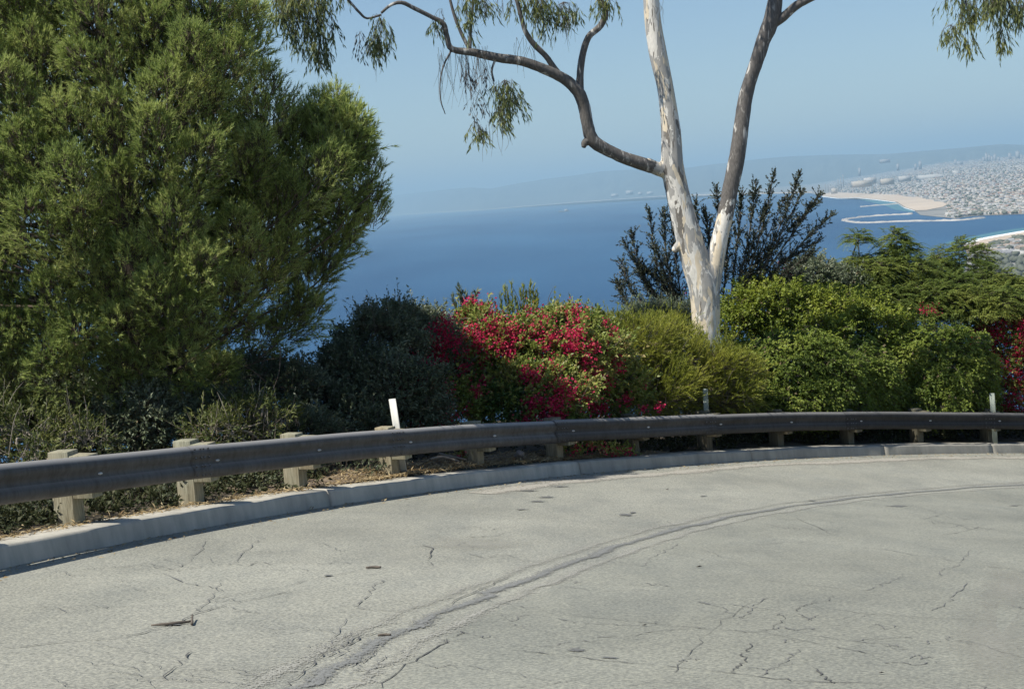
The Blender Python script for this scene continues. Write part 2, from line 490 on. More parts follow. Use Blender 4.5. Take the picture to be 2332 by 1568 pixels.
# ------------------------------------------------------------------ haze, sea, far land
SEA = -150.0
def poly_sheet(name, pts, z, mat):
    bm = bmesh.new()
    vs = [bm.verts.new((p[0], p[1], z)) for p in pts]
    bmesh.ops.triangulate(bm, faces=[bm.faces.new(vs)])
    bmesh.ops.recalc_face_normals(bm, faces=bm.faces)
    me = bpy.data.meshes.new(name); bm.to_mesh(me); bm.free()
    me.materials.append(mat)
    o = bpy.data.objects.new(name, me); COL.objects.link(o)
    return o

sea = poly_sheet("sea", [(-60000, -4000), (60000, -4000), (60000, 72000), (-60000, 72000)], SEA, M['sea'])
tag(sea, kind='structure')

def strip(px_near, px_far, z):
    """a ribbon between two lists of image points laid on height z"""
    a = [at_z(x, y, z)[:2] for x, y in px_near]; b = [at_z(x, y, z)[:2] for x, y in px_far]
    return a + b[::-1]

def resample(pts, n):
    pts = np.array(pts, float)
    x = np.linspace(pts[0, 0], pts[-1, 0], n)
    return x, np.interp(x, pts[:, 0], pts[:, 1])

# plain behind the bay: near edge is the waterline
COAST = [(1500, 447.5), (1700, 442.5), (1850, 439.5), (1874, 446), (1909, 450), (1955, 449.5), (1999, 453.5), (2043, 459), (2063, 472), (2086, 479), (2100, 490), (2178, 498), (2220, 492), (2332, 488), (2480, 482), (2900, 468)]
def coast_rad(px):
    py = np.interp(px, [c[0] for c in COAST], [c[1] for c in COAST])
    p = at_z(px, py, SEA); return math.hypot(p[0], p[1])
def az_of(px):
    p = at_z(px, 520 if px < 2000 else 560, SEA); return math.atan2(p[0], p[1])
SAND_FAR = [(1874, 441), (1897, 437.5), (1960, 440), (2000, 441.5), (2053, 443.5), (2090, 448), (2116, 451), (2163, 462)]
def sand_depth(px):
    if not 1874 <= px <= 2163: return 0.0
    p = at_z(px, np.interp(px, [q[0] for q in SAND_FAR], [q[1] for q in SAND_FAR]), SEA + 2)
    return math.hypot(p[0], p[1]) - coast_rad(px)
def d_flat(px):
    return max(1000.0, sand_depth(min(max(px, 1874), 2163)) + 60) if 1800 < px < 2240 else 1000.0
def land_z(d, px):
    """height of the plain d metres in from the waterline"""
    w = min(1, max(0, (px - 1850) / 300))
    e = max(0, d - d_flat(px))
    return SEA + 1.0 + 44 * w * (1 - math.exp(-e / 1500.0)) + 16 * w * min(1, e / 9000) + 120 * w * min(1, max(0, e - 2500) / 13000) ** 1.2
def land_grid(name, pxs, rows, mat):
    V = []
    for px in pxs:
        a = az_of(px); r0 = coast_rad(px)
        for d in rows:
            r = r0 + d
            V.append((math.sin(a) * r, math.cos(a) * r, land_z(d, px)))
    m = len(rows); n = len(pxs)
    i = np.arange(n - 1)[:, None]; j = np.arange(m - 1)[None, :]
    Q = np.stack([i * m + j, i * m + j + 1, (i + 1) * m + j + 1, (i + 1) * m + j], -1).reshape(-1, 4)
    return mesh_obj(name, V, [Q], mat, None, True)
pxs = np.unique(np.concatenate([np.linspace(1500, 2900, 90), [c[0] for c in COAST]]))
tag(land_grid("coastal_plain", pxs, [0, 60, 150, 300, 600, 1000, 1400, 1800, 2200, 2700, 3500, 5000, 7500, 11000, 16000, 23000], M['town_ground']), kind='structure')

# sand on the far side of the harbour
near = [(1874, 446.5), (1909, 450.6), (1955, 449.8), (1999, 454), (2043, 459.5), (2063, 472.4), (2086, 479)]
far_ = [(1874, 441), (1897, 437.5), (1960, 440), (2000, 441.5), (2053, 443.5), (2090, 448), (2116, 451), (2163, 462), (2147, 471), (2110, 478.2)]
tag(poly_sheet("beach", strip(near, far_, SEA + 2.2), SEA + 2.2, M['sand']), kind='structure')
foam = [(x - 3, y + 1.6) for x, y in near]
tag(poly_sheet("surf", strip(foam, near, SEA + .6), SEA + .6, M['surf']), kind='structure')
tag(poly_sheet("shallow_water", strip([(1960, 455), (2010, 466), (2040, 478), (2075, 483)], near[2:], SEA + .3), SEA + .3, M['shallow']), kind='structure')

# nearer beach below the hill on the right
nearb = [(2196, 559), (2207, 555), (2240, 545), (2282, 537), (2332, 528.5), (2450, 512), (2600, 499)]
inner = [(2205, 585), (2230, 575), (2261, 565), (2300, 552), (2345, 541), (2450, 527), (2600, 512)]
tag(poly_sheet("near_beach", strip(inner, nearb, SEA + 2.4), SEA + 2.4, M['sand']), kind='structure')
low = [(2180, 700), (2300, 700), (2500, 700), (2700, 640)]
tag(poly_sheet("lower_town_ground", strip(low, [(2203, 586)] + inner[1:], SEA + 1.6), SEA + 1.6, M['town_ground']), kind='structure')
tag(poly_sheet("near_surf", strip(nearb, [(x - 10, y - 2.2) for x, y in nearb], SEA + .7), SEA + .7, M['surf']), kind='structure')
tag(poly_sheet("near_shallows", strip(nearb, [(2150, 553), (2195, 543), (2235, 534), (2275, 526), (2332, 518), (2450, 505), (2600, 493)], SEA + .35), SEA + .35, M['shallow']), kind='structure')

# mountains along the bay: ridge line with folded slopes
RIDGE = [(560, 470), (700, 458), (800, 452), (872, 448), (959, 438), (1028, 430), (1072, 427), (1116, 430), (1160, 421), (1240, 408), (1304, 400), (1372, 390), (1440, 386), (1567, 382), (1623, 374), (1655, 371), (1739, 361), (1799, 356), (1911, 352), (2019, 351), (2099, 344), (2199, 336), (2279, 328), (2332, 330), (2450, 326), (2700, 318), (2900, 310)]
SHORE = [(560, 512), (872, 490.5), (1100, 477), (1300, 461), (1500, 447), (1700, 441.5), (1850, 438)]
def far_shore_r(px):
    if px <= 1850:
        py = np.interp(px, [c[0] for c in SHORE], [c[1] for c in SHORE])
        p = at_z(px, py, SEA); return min(46000, math.hypot(p[0], p[1]))
    return 26000
mp_ = np.linspace(560, 2900, 420)
rows = np.linspace(0, 1, 13)
V = []
nz = rng.standard_normal((420, 13))
def fold(i, k): return math.sin(i * .55 + 1.7 * math.sin(i * .13)) * .5 + math.sin(i * .23 + 2) * .5
for i, px in enumerate(mp_):
    py = np.interp(px, [c[0] for c in RIDGE], [c[1] for c in RIDGE])
    d0 = ray(px, py); az = math.atan2(d0[0], d0[1]); el = d0[2] / math.hypot(d0[0], d0[1])
    r0 = far_shore_r(px) if px < 1500 else np.interp(px, [1500, 1850, 2100, 2900], [far_shore_r(1500), 27000, 24000, 22000])
    depth = 6500
    rr = r0 + depth; zt = rr * el
    for k, t in enumerate(rows):
        if t <= .75:
            u = t / .75
            prof = u ** .85 + .10 * fold(i, k) * math.sin(math.pi * u) + .03 * nz[i, k] * math.sin(math.pi * u)
            r = r0 + depth * u; z = SEA + 1 + (zt - SEA - 1) * prof
        else:
            u = (t - .75) / .25
            r = rr + 6000 * u; z = zt + (SEA - zt) * u
        V.append((math.sin(az) * r, math.cos(az) * r, z))
n_, m_ = 420, 13
i = np.arange(n_ - 1)[:, None]; j = np.arange(m_ - 1)[None, :]
Q = np.stack([i * m_ + j, (i + 1) * m_ + j, (i + 1) * m_ + j + 1, i * m_ + j + 1], -1).reshape(-1, 4)
tag(mesh_obj("mountains", V, [Q], M['mountain'], None, True), kind='structure')
# pale strand at the foot of the mountains
sh = [(x, y) for x, y in SHORE if x >= 872]
tag(poly_sheet("far_strand", strip([(x, y + .8) for x, y in sh], [(x, y - 1.4) for x, y in sh], SEA + 3), SEA + 3, M['sand']), kind='structure')

# haze: one closed box of thin even air round everything
hz = MB()
x0, x1, y0, y1, zlo, zhi = -61000, 61000, -5000, 73000, SEA - 1, 1000
hz.add([(x0, y0, zlo), (x1, y0, zlo), (x1, y1, zlo), (x0, y1, zlo), (x0, y0, zhi), (x1, y0, zhi), (x1, y1, zhi), (x0, y1, zhi)], BOXF)
m = bpy.data.materials.new("haze_air"); m.use_nodes = True
nt = m.node_tree; nt.nodes.remove(nt.nodes["Principled BSDF"])
pv = nt.nodes.new("ShaderNodeVolumePrincipled")
pv.inputs["Color"].default_value = (.51, .785, 1.0, 1)
pv.inputs["Density"].default_value = 5.6e-5
pv.inputs["Anisotropy"].default_value = 0.0
nt.links.new(pv.outputs[0], nt.nodes["Material Output"].inputs["Volume"])
tag(hz.build("haze", m), kind='stuff')

# ------------------------------------------------------------------ road, kerb, bank
def road_hh(S, C): return road_h(C)
tag(grid_obj("road", np.arange(-32, 52, .5), np.array([.36, .6, 1, 2, 3, 4, 5, 6, 7, 8, 9, 10, 11]), road_hh, M['road']), kind='structure')
tag(grid_obj("upper_verge", np.arange(-32, 52, 1.0), np.array([10.9, 12, 14, 17, 20, 23]), lambda S, C: road_h(11) - .02 + .35 * np.maximum(0, C - 11.2), M['soil']), kind='structure')

def bank_h(S, C):
    c = -C
    lump = .05 * np.sin(S * 2.1) * np.sin(C * 3.1 + S) + .03 * np.sin(S * 5.3 + C * 4)
    edge = np.clip(c / .25, 0, 1)
    mound = .13 * np.exp(-((S - 7.4) / 2.6) ** 2) * np.exp(-((c - .55) / .5) ** 2)
    h = -.015 + lump * edge * .6 + mound + .42 * np.exp(-((c - 3.6) / 1.5) ** 2) - .02 * np.maximum(0, c - .9) - .48 * np.maximum(0, c - 5.0)
    return h
Cb = -np.array([-.02, .05, .12, .2, .3, .42, .55, .7, .85, 1.0, 1.2, 1.5, 1.9, 2.4, 3, 3.8, 5, 7, 10, 14, 20, 30, 45, 70, 110, 180, 260])
bank = grid_obj("hillside", np.concatenate([np.arange(-30, -3, 1.5), np.arange(-3, 24, .18), np.arange(24, 52, 1.0)]), Cb[::-1], bank_h, M['dark_soil'])
tag(bank, kind='structure')

# kerb: cast in lengths with open joints
kerb = empty("kerb", W(0, KC, -KH)); tag(kerb, kind='structure')
joints = [-11.0, -5.0, 3.75, 9.45, 13.95, 17.6, 20.6, 24, 28, 33, 40, 50]
s_at = {}
for a, b in zip([-30] + joints[:-1], joints):
    n = max(2, int((b - a) / .12)) if -4 < a < 22 else max(2, int((b - a) / .6))
    S = np.linspace(a + .011, b - .011, n)
    top = .004 * np.sin(S * 2.1) + .003 * rng.standard_normal(n)
    edge = .005 * rng.standard_normal(n) + .005 * np.sin(S * 1.7 + 1)
    prof = [(-.03, -.30), (-.03, 0), (.20, .0), (KC - .035, -.004), (KC - .008, -.014), (KC + .004, -.038), (KC + .035, -KH - .10)]
    V = []
    for k in range(n):
        for q, (c, h) in enumerate(prof):
            dh = top[k] if 0 < q < 6 else 0; dc = edge[k] if 2 < q < 6 else 0
            V.append(W(S[k], c + dc, h + dh))
    V = np.array(V); mm = len(prof)
    i = np.arange(n - 1)[:, None]; j = np.arange(mm - 1)[None, :]
    Q = np.stack([i * mm + j, (i + 1) * mm + j, (i + 1) * mm + j + 1, i * mm + j + 1], -1).reshape(-1, 4)
    b_ = (n - 1) * mm
    caps = [np.array([list(range(mm))]), np.array([[b_ + q for q in range(mm)][::-1]])]
    mesh_obj("kerb_section", V, [Q] + caps, M['concrete_shaded'] if a > 9 else M['concrete'], kerb, False)  # sections to the right are coloured darker in place of canopy shade

# cracks, seam and stains: thin sheets lying on the road
def ribbon(mb, pts, w, lift=.006, jag=.0, sub=3, wj=.4):
    sc = np.array([on_road(*p) for p in pts])
    P = catmull(sc, sub) if len(sc) > 2 else np.linspace(sc[0], sc[1], 8)
    if jag: P = P + rng.standard_normal(P.shape) * jag
    T = norm(np.gradient(P, axis=0)); Nn = np.stack([-T[:, 1], T[:, 0]], -1)
    n = len(P); ww = w * (1 + wj * 1.3 * rng.standard_normal(n)).clip(.15, 2.4)
    taper = np.minimum(1, np.minimum(np.arange(n) + .3, n - np.arange(n) - .7) / 2.0)
    ww = (ww * taper)[:, None] / 2
    A = P + Nn * ww; B = P - Nn * ww
    V = np.concatenate([W(A[:, 0], A[:, 1], road_h(A[:, 1]) + lift), W(B[:, 0], B[:, 1], road_h(B[:, 1]) + lift)])
    i = np.arange(n - 1)
    mb.addq(V, np.stack([i, i + 1, n + i + 1, n + i], -1))

crk = MB()
CR_ = [
 ([(0, 1478), (120, 1465), (250, 1455), (330, 1442), (400, 1420), (440, 1400), (520, 1378), (600, 1360), (690, 1342)], .016),
 ([(372, 1548), (400, 1520), (425, 1500), (433, 1480)], .012),
 ([(440, 1374), (560, 1350), (650, 1335), (720, 1318), (850, 1296)], .010),
 ([(640, 1568), (690, 1535), (730, 1500), (745, 1485), (800, 1465), (840, 1445), (900, 1430)], .016),
 ([(730, 1500), (733, 1487)], .014),
 ([(860, 1568), (930, 1515), (980, 1485), (1030, 1455), (1060, 1436)], .014),
 ([(1000, 1385), (1080, 1350), (1140, 1322), (1166, 1312)], .014),
 ([(1166, 1482), (1260, 1492), (1360, 1503), (1480, 1515), (1620, 1528), (1740, 1545), (1830, 1552), (2030, 1560)], .014),
 ([(1280, 1400), (1400, 1413), (1500, 1422), (1600, 1432), (1700, 1440), (1740, 1440)], .012),
 ([(1740, 1440), (1768, 1425), (1785, 1408), (1770, 1398)], .012),
 ([(1815, 1395), (1830, 1382), (1850, 1375), (1890, 1368), (1893, 1358)], .011),
 ([(1715, 1462), (1710, 1478), (1690, 1492), (1698, 1503), (1678, 1520), (1672, 1535)], .012),
 ([(1530, 1545), (1560, 1500), (1600, 1455), (1660, 1405), (1720, 1370)], .005),
 ([(1810, 1178), (1860, 1200), (1910, 1224)], .012),
 ([(1740, 1440), (1840, 1462), (1930, 1480), (2000, 1492)], .009),
 ([(2030, 1161), (2150, 1190), (2310, 1213)], .010),
 ([(2130, 1222), (2200, 1210), (2240, 1198)], .014),
 ([(1600, 1310), (1720, 1320), (1900, 1340), (2080, 1352)], .008),
 ([(1780, 1375), (2000, 1400), (2200, 1412), (2332, 1420)], .008),
 ([(2070, 1068), (2160, 1060)], .012), ([(1740, 1122), (1860, 1132), (1960, 1126)], .010),
 ([(0, 1392), (120, 1387), (400, 1381), (620, 1398), (800, 1405)], .007),
 ([(480, 1250), (600, 1258), (760, 1272)], .007), ([(880, 1178), (1010, 1186), (1100, 1180)], .007),
 ([(960, 1240), (985, 1252), (975, 1275), (990, 1290)], .014),
 ([(1166, 1568), (1260, 1560), (1330, 1548)], .010), ([(1400, 1568), (1500, 1556), (1640, 1568)], .008),
 ([(1850, 1520), (1880, 1545), (1890, 1560)], .014), ([(2240, 1290), (2332, 1300)], .012),
]
for p, w in CR_: ribbon(crk, p, w * .46, .0075, .010, 5)
hair = MB()
for k in range(120):     # hairline cracks, most of them lying across the line of travel
    px, py = rng.uniform(60, 2330), rng.uniform(1120, 1560)
    if py < 1300 - px * .1: continue
    ln = rng.uniform(40, 240); sl = rng.normal(.06, .12)
    ribbon(hair, [(px + ln * t, py + sl * ln * t + rng.normal(0, 3.5)) for t in (0, .2, .4, .6, .8, 1)], rng.uniform(.003, .006), .0072, .010, 4)
for k in range(16):
    px, py = rng.uniform(100, 2200), rng.uniform(1250, 1560); pp = [(px, py)]
    for q in range(5): pp.append((pp[-1][0] + rng.uniform(6, 26), pp[-1][1] - rng.uniform(4, 20)))
    ribbon(hair, pp, rng.uniform(.004, .007), .0072, .012, 4)
tag(hair.build("hairline_cracks", plain("hairline_dark", (.165, .165, .158), .95, .3, 20)), kind='structure')
tag(crk.build("road_cracks", M['crack']), kind='structure')

def worn_mat(name, c, lo=.5, scale=45, gain=1.5, soft=.12, amax=1.0):
    """a film on the road that breaks up towards its edges"""
    m, n, l, b = new_mat(name)
    at_ = n.new("ShaderNodeAttribute"); at_.attribute_name = "across"
    f = noise(n, l, coords(n, l), scale, 4, .7)
    big = noise(n, l, coords(n, l), 1.1, 3, .6)
    a1 = n.new("ShaderNodeMath"); a1.operation = 'SUBTRACT'; a1.inputs[0].default_value = 1.0; l.new(at_.outputs["Fac"], a1.inputs[1])
    a2 = n.new("ShaderNodeMath"); a2.operation = 'MULTIPLY_ADD'; a2.inputs[1].default_value = gain; a2.inputs[2].default_value = -gain * .5; l.new(f, a2.inputs[0])
    a3 = n.new("ShaderNodeMath"); a3.operation = 'ADD'; l.new(a1.outputs[0], a3.inputs[0]); l.new(a2.outputs[0], a3.inputs[1])
    a4 = n.new("ShaderNodeMath"); a4.operation = 'MULTIPLY_ADD'; a4.inputs[1].default_value = .9; a4.inputs[2].default_value = -.45; l.new(big, a4.inputs[0])
    a5 = n.new("ShaderNodeMath"); a5.operation = 'ADD'; l.new(a3.outputs[0], a5.inputs[0]); l.new(a4.outputs[0], a5.inputs[1])
    r = ramp(n, [(lo - soft, (0, 0, 0)), (min(1, lo + soft), (amax, amax, amax))]); l.new(a5.outputs[0], r.inputs[0])
    cr = ramp(n, [(.3, tuple(x * .72 for x in c)), (.7, tuple(x * 1.25 for x in c))]); l.new(noise(n, l, coords(n, l), 40, 3, .7), cr.inputs[0])
    l.new(cr.outputs[0], b.inputs["Base Color"]); b.inputs["Roughness"].default_value = .92; b.inputs["Specular IOR Level"].default_value = .2
    t = n.new("ShaderNodeBsdfTransparent"); mx = n.new("ShaderNodeMixShader")
    l.new(r.outputs[0], mx.inputs[0]); l.new(t.outputs[0], mx.inputs[1]); l.new(b.outputs[0], mx.inputs[2])
    l.new(mx.outputs[0], n["Material Output"].inputs[0])
    return m
def set_across(o, a):
    at_ = o.data.attributes.new("across", 'FLOAT', 'POINT'); at_.data.foreach_set("value", np.asarray(a, np.float32))
STV = []; STF = []; STA = []
def blot(px, py, wpx, hpx, n=20, lift=.0080):
    P = []; 
    for k in range(n):
        a = 2 * math.pi * k / n; r = rng.uniform(.7, 1.0)
        P.append(on_road(px + wpx / 2 * math.cos(a) * r, py + hpx / 2 * math.sin(a) * r))
    P = np.array([on_road(px, py)] + P); V = W(P[:, 0], P[:, 1], road_h(P[:, 1]) + lift)
    b = sum(len(v) for v in STV); STV.append(V); STA.extend([0.0] + [1.0] * n)
    STF.extend([(b, b + 1 + k, b + 1 + (k + 1) % n) for k in range(n)])
for q in [(1310, 1482, 80, 18), (1388, 1500, 90, 9), (1425, 1172, 70, 10), (1440, 1168, 40, 7), (1245, 1132, 64, 7), (1200, 1118, 90, 6), (1275, 1108, 80, 6), (1225, 1142, 60, 6), (1190, 1160, 80, 6),
          (2045, 1153, 80, 7), (748, 1311, 44, 8), (1850, 1140, 50, 5), (2310, 1152, 60, 6), (1600, 1130, 30, 5), (390, 1424, 110, 8)]:
    blot(*q)
o = mesh_obj("road_stains", np.concatenate(STV), [np.array(STF)], worn_mat("tar_stain", (.15, .152, .146), .56, 24, 2.4)); set_across(o, STA); tag(o, kind='structure')
SEAM = [(640, 1590), (700, 1560), (800, 1500), (950, 1420), (1100, 1357), (1250, 1300), (1400, 1247), (1550, 1203), (1700, 1170), (1850, 1146), (2000, 1128), (2150, 1115), (2332, 1103), (2450, 1098)]
o_ = len(STV)
STV.clear(); STF.clear(); STA.clear()
blot(2265, 1480, 300, 380, 24, .0062); blot(2300, 1340, 230, 160, 20, .0066); blot(1080, 1240, 420, 60, 24, .0046)
o = mesh_obj("worn_patches", np.concatenate(STV), [np.array(STF)], worn_mat("pale_worn_patch", (.335, .33, .285), .62, 48, 1.2, .38, .6)); set_across(o, STA); tag(o, kind='structure')
def worn_band(name, pts, w, off, lift, mat):
    sc = catmull(np.array([on_road(*p) for p in pts]), 10)
    n = len(sc); u = np.array([-1, -.5, 0, .5, 1])
    wob = off + .02 * np.sin(np.arange(n) * .7) + .012 * rng.standard_normal(n)
    S = np.repeat(sc[:, :1], 5, 1); C = sc[:, 1:2] + wob[:, None] + u[None] * w
    V = W(S, C, road_h(C) + lift).reshape(-1, 3)
    i = np.arange(n - 1)[:, None]; j = np.arange(4)[None, :]
    Q = np.stack([i * 5 + j, (i + 1) * 5 + j, (i + 1) * 5 + j + 1, i * 5 + j + 1], -1).reshape(-1, 4)
    o = mesh_obj(name, V, [Q], mat); set_across(o, np.tile(np.abs(u), n)); return tag(o, kind='structure')
worn_band("road_seam", SEAM, .12, 0, .0062, worn_mat("worn_seam", (.205, .208, .196), .68, 60, 2.6))
worn_band("loose_gravel_line", SEAM, .16, .22, .0056, worn_mat("loose_chips", (.33, .325, .285), .92, 75, 2.8))
worn_band("upper_gravel_line", SEAM, .22, -.22, .0050, worn_mat("loose_chips_upper", (.325, .32, .28), .98, 75, 2.8))
KERBLINE = [on_road(0, 1300)[0], 24]
def sband(name, c, w, lift, mat, s0=-4, s1=24):
    S = np.arange(s0, s1, .25); n = len(S); u = np.array([-1, -.5, 0, .5, 1])
    C = c + .05 * np.sin(S * 1.3)[:, None] + u[None] * w; SS = np.repeat(S[:, None], 5, 1)
    i = np.arange(n - 1)[:, None]; j = np.arange(4)[None, :]
    o = mesh_obj(name, W(SS, C, road_h(C) + lift).reshape(-1, 3), [np.stack([i * 5 + j, (i + 1) * 5 + j, (i + 1) * 5 + j + 1, i * 5 + j + 1], -1).reshape(-1, 4)], mat); set_across(o, np.tile(np.abs(u), n)); return tag(o, kind="structure")
sband("gutter_dust", .95, .5, .0046, worn_mat("gutter_dust", (.355, .335, .285), .66, 20, 1.6), 6)
# the inner lane has an older, smoother and greyer surface
sc = catmull(np.array([on_road(*p) for p in SEAM]), 10)
sc = np.vstack([[sc[0, 0] - 14, sc[0, 1]], sc, [sc[-1, 0] + 24, sc[-1, 1] - .4]])
V = []
for s_, c_ in sc:
    for c in (c_ + .30, c_ + 1, c_ + 2.2, c_ + 3.6, 9.5, 10.95): V.append(W(s_, c, road_h(c) + .0038))
n = len(sc); i = np.arange(n - 1)[:, None]; j = np.arange(5)[None, :]
tag(mesh_obj("inner_lane", V, [np.stack([i * 6 + j, (i + 1) * 6 + j, (i + 1) * 6 + j + 1, i * 6 + j + 1], -1).reshape(-1, 4)], M['road_in'], None, True), kind='structure')

# ------------------------------------------------------------------ guardrail
gr = empty("guardrail", W(9.5, .1, 0))
tag(gr, "long curved dark steel guardrail on timber posts along the kerb", "guardrail")
PROF = [(.004, .318), (.032, .313), (.058, .297), (.079, .264), (.084, .240), (.078, .215), (.056, .186), (.044, .156)]
PROF = PROF + [(d, .312 - h) for d, h in PROF[1:-1][::-1]] + [(.012, -.004)]
RB = .283         # rail bottom above kerb top
RC = .20         # back of rail (block front)
sp0 = 1.45 - 3.81 * 3
splices = [sp0 + 3.81 * k for k in range(0, 12)]
for a, b in zip(splices[:-1], splices[1:]):
    S = np.linspace(a, b + .32, 28)
    th_ = .0032
    V = []
    off = np.where(S > b + .0, -.004, .0)
    dent = .006 * np.sin(S * 1.3 + a)
    for k, s in enumerate(S):
        for d, h in PROF: V.append(W(s, RC + d + off[k] + dent[k] * .4, RB + h + dent[k]))
        for d, h in PROF[::-1]: V.append(W(s, RC + d - th_ + off[k] + dent[k] * .4, RB + h + dent[k]))
    V = np.array(V); mm = 2 * len(PROF)
    i = np.arange(len(S) - 1)[:, None]; j = np.arange(mm)[None, :]; j2 = (j + 1) % mm
    Q = np.stack([i * mm + j, (i + 1) * mm + j, (i + 1) * mm + j2, i * mm + j2], -1).reshape(-1, 4)
    p = mesh_obj("rail_panel", V, [Q], M['rail_shade_deep'] if a > 16 else M['rail_shade_mid'] if a > 12.5 else M['rail_shade_light'] if a > 9 else M['rail'], gr, True)  # panels darken stepwise to the right: canopy shade painted into the steel
    if a > 16: p['label'] = 'rail panel coloured darker for canopy shade'
    # splice bolts: dome heads in two rows
    bm_ = MB()
    for ds in (.05, .15, .20, .28):
        for (d, h) in ((.064, .283), (.070, .195), (.070, .117), (.064, .029)):
            c0 = W(a + ds, RC + d + .004, RB + h); ex_ = W(a + ds + .01, RC + d + .004, RB + h) - c0; ex_ /= np.linalg.norm(ex_)
            nn = W(a + ds, RC + d + .02, RB + h) - c0; nn /= np.linalg.norm(nn); uu = np.cross(ex_, nn)
            ring = [c0 + .014 * (math.cos(q) * ex_ + math.sin(q) * uu) for q in np.linspace(0, 2 * math.pi, 7)[:-1]]
            tip = [c0 + nn * .010 + .007 * (math.cos(q) * ex_ + math.sin(q) * uu) for q in np.linspace(0, 2 * math.pi, 7)[:-1]]
            bm_.add(ring + tip, [(q, (q + 1) % 6, 6 + (q + 1) % 6, 6 + q) for q in range(6)] + [tuple(range(6, 12))])
    o = bm_.build("splice_bolts", M['rail'], None); o.parent = p; o["kind"] = "stuff"; o.location = (0, 0, 0)
posts = [1.905 * k for k in range(-4, 17)]
def obox(s0, s1, c0, c1, h0, h1, jit=0.0):
    V = [W(s0, c0, h0), W(s1, c0, h0), W(s1, c1, h0), W(s0, c1, h0), W(s0, c0, h1), W(s1, c0, h1), W(s1, c1, h1), W(s0, c1, h1)]
    V = np.array(V)
    z = zk((s0 + s1) / 2); V[:4, 2] = z + h0; V[4:, 2] = z + h1
    if jit: V[4:, 2] += rng.uniform(-jit, jit, 4); V[4:, :2] += rng.uniform(-jit, jit, 2)
    return V
for k, s in enumerate(posts):
    j = rng.uniform(-.015, .015)
    pm = MB(); pm.add(obox(s - .08, s + .08, -.205, -.002, -.55, .632 + j, .006), BOXF)
    p = bevel_obj(pm.build("post", M['wood_shaded'] if s > 10 else M['wood'], gr), .008)  # right-hand posts and blocks have the canopy's shade in their wood colour
    if s > 10: p['label'] = 'timber post coloured darker for canopy shade'
    bmx = MB(); bmx.add(obox(s - .075, s + .075, .002, RC + .002, .235, .598 + j, .006), BOXF)
    b_ = bevel_obj(bmx.build("spacer_block", M['wood_shaded'] if s > 10 else M['wood']), .006); b_.parent = p; b_.location = (0, 0, 0)
    # post bolt in the valley of the rail: a flat oval head
    c0 = W(s, RC + .048, RB + .156); ex_ = norm(W(s + .05, RC + .048, RB + .156) - c0); nn = norm(W(s, RC + .1, RB + .156) - c0); uu = np.cross(ex_, nn)
    vb = MB()
    ring = [c0 + .032 * math.cos(q) * ex_ + .014 * math.sin(q) * uu for q in np.linspace(0, 2 * math.pi, 11)[:-1]]
    tip = [c0 + nn * .012 + .024 * math.cos(q) * ex_ + .009 * math.sin(q) * uu for q in np.linspace(0, 2 * math.pi, 11)[:-1]]
    vb.add(ring + tip, [(q, (q + 1) % 10, 10 + (q + 1) % 10, 10 + q) for q in range(10)] + [tuple(range(10, 20))])
    o = vb.build("post_bolt", M['bolt']); o.parent = p; o.location = (0, 0, 0)

# marker posts: flat flexible blades standing behind the rail
def marker(px_b, py_b, px_t, py_t, Y, w, mat, label):
    b = at(px_b, py_b, Y); t = at(px_t, py_t, Y)
    d = norm(t - b); r = np.array([.93, -.36, 0]); r = norm(r - d * (r @ d)); n = np.cross(r, d)
    b2 = b - d * .75
    V = []
    for q, p in ((0, b2), (.5, b), (1, t)):
        for (u, v) in ((-.5, -.003), (-.3, .006), (.3, .006), (.5, -.003), (.5, .004), (.3, .013), (-.3, .013), (-.5, .004)):
            V.append(p + r * w * u - n * v)
    F_ = []
    for lv_ in range(2):
        for q in range(8): F_.append((lv_ * 8 + q, lv_ * 8 + (q + 1) % 8, lv_ * 8 + 8 + (q + 1) % 8, lv_ * 8 + 8 + q))
    F_ += [tuple(range(16, 24)), tuple(range(7, -1, -1))]
    mb = MB(); mb.add(V, F_)
    e = mb.build("marker_post", mat)
    return tag(e, label, "marker post", "flat marker posts behind the guardrail")
marker(905, 985, 893, 908, 18.15, .092, M['white'], "clean white blade marker post standing above the sunlit guardrail")
marker(1609, 948, 1606, 885, 24.1, .080, M['grey_marker'], "greenish grey marker post against the feathery yellow green shrub")
marker(2262, 940, 2259, 895, 28.45, .095, M['grey_marker'], "short grey marker post at the right end of the ivy mounds")

# ------------------------------------------------------------------ vegetation builders
def lobes_world(lobes):
    out = []
    for q in lobes:
        px, py, Y, rx, ry = q[:5]
        k = Y / F
        ryd = q[5] if len(q) > 5 else rx * .8 * k
        out.append((at(px, py, Y), np.array([rx * k, ryd, ry * k])))
    return out

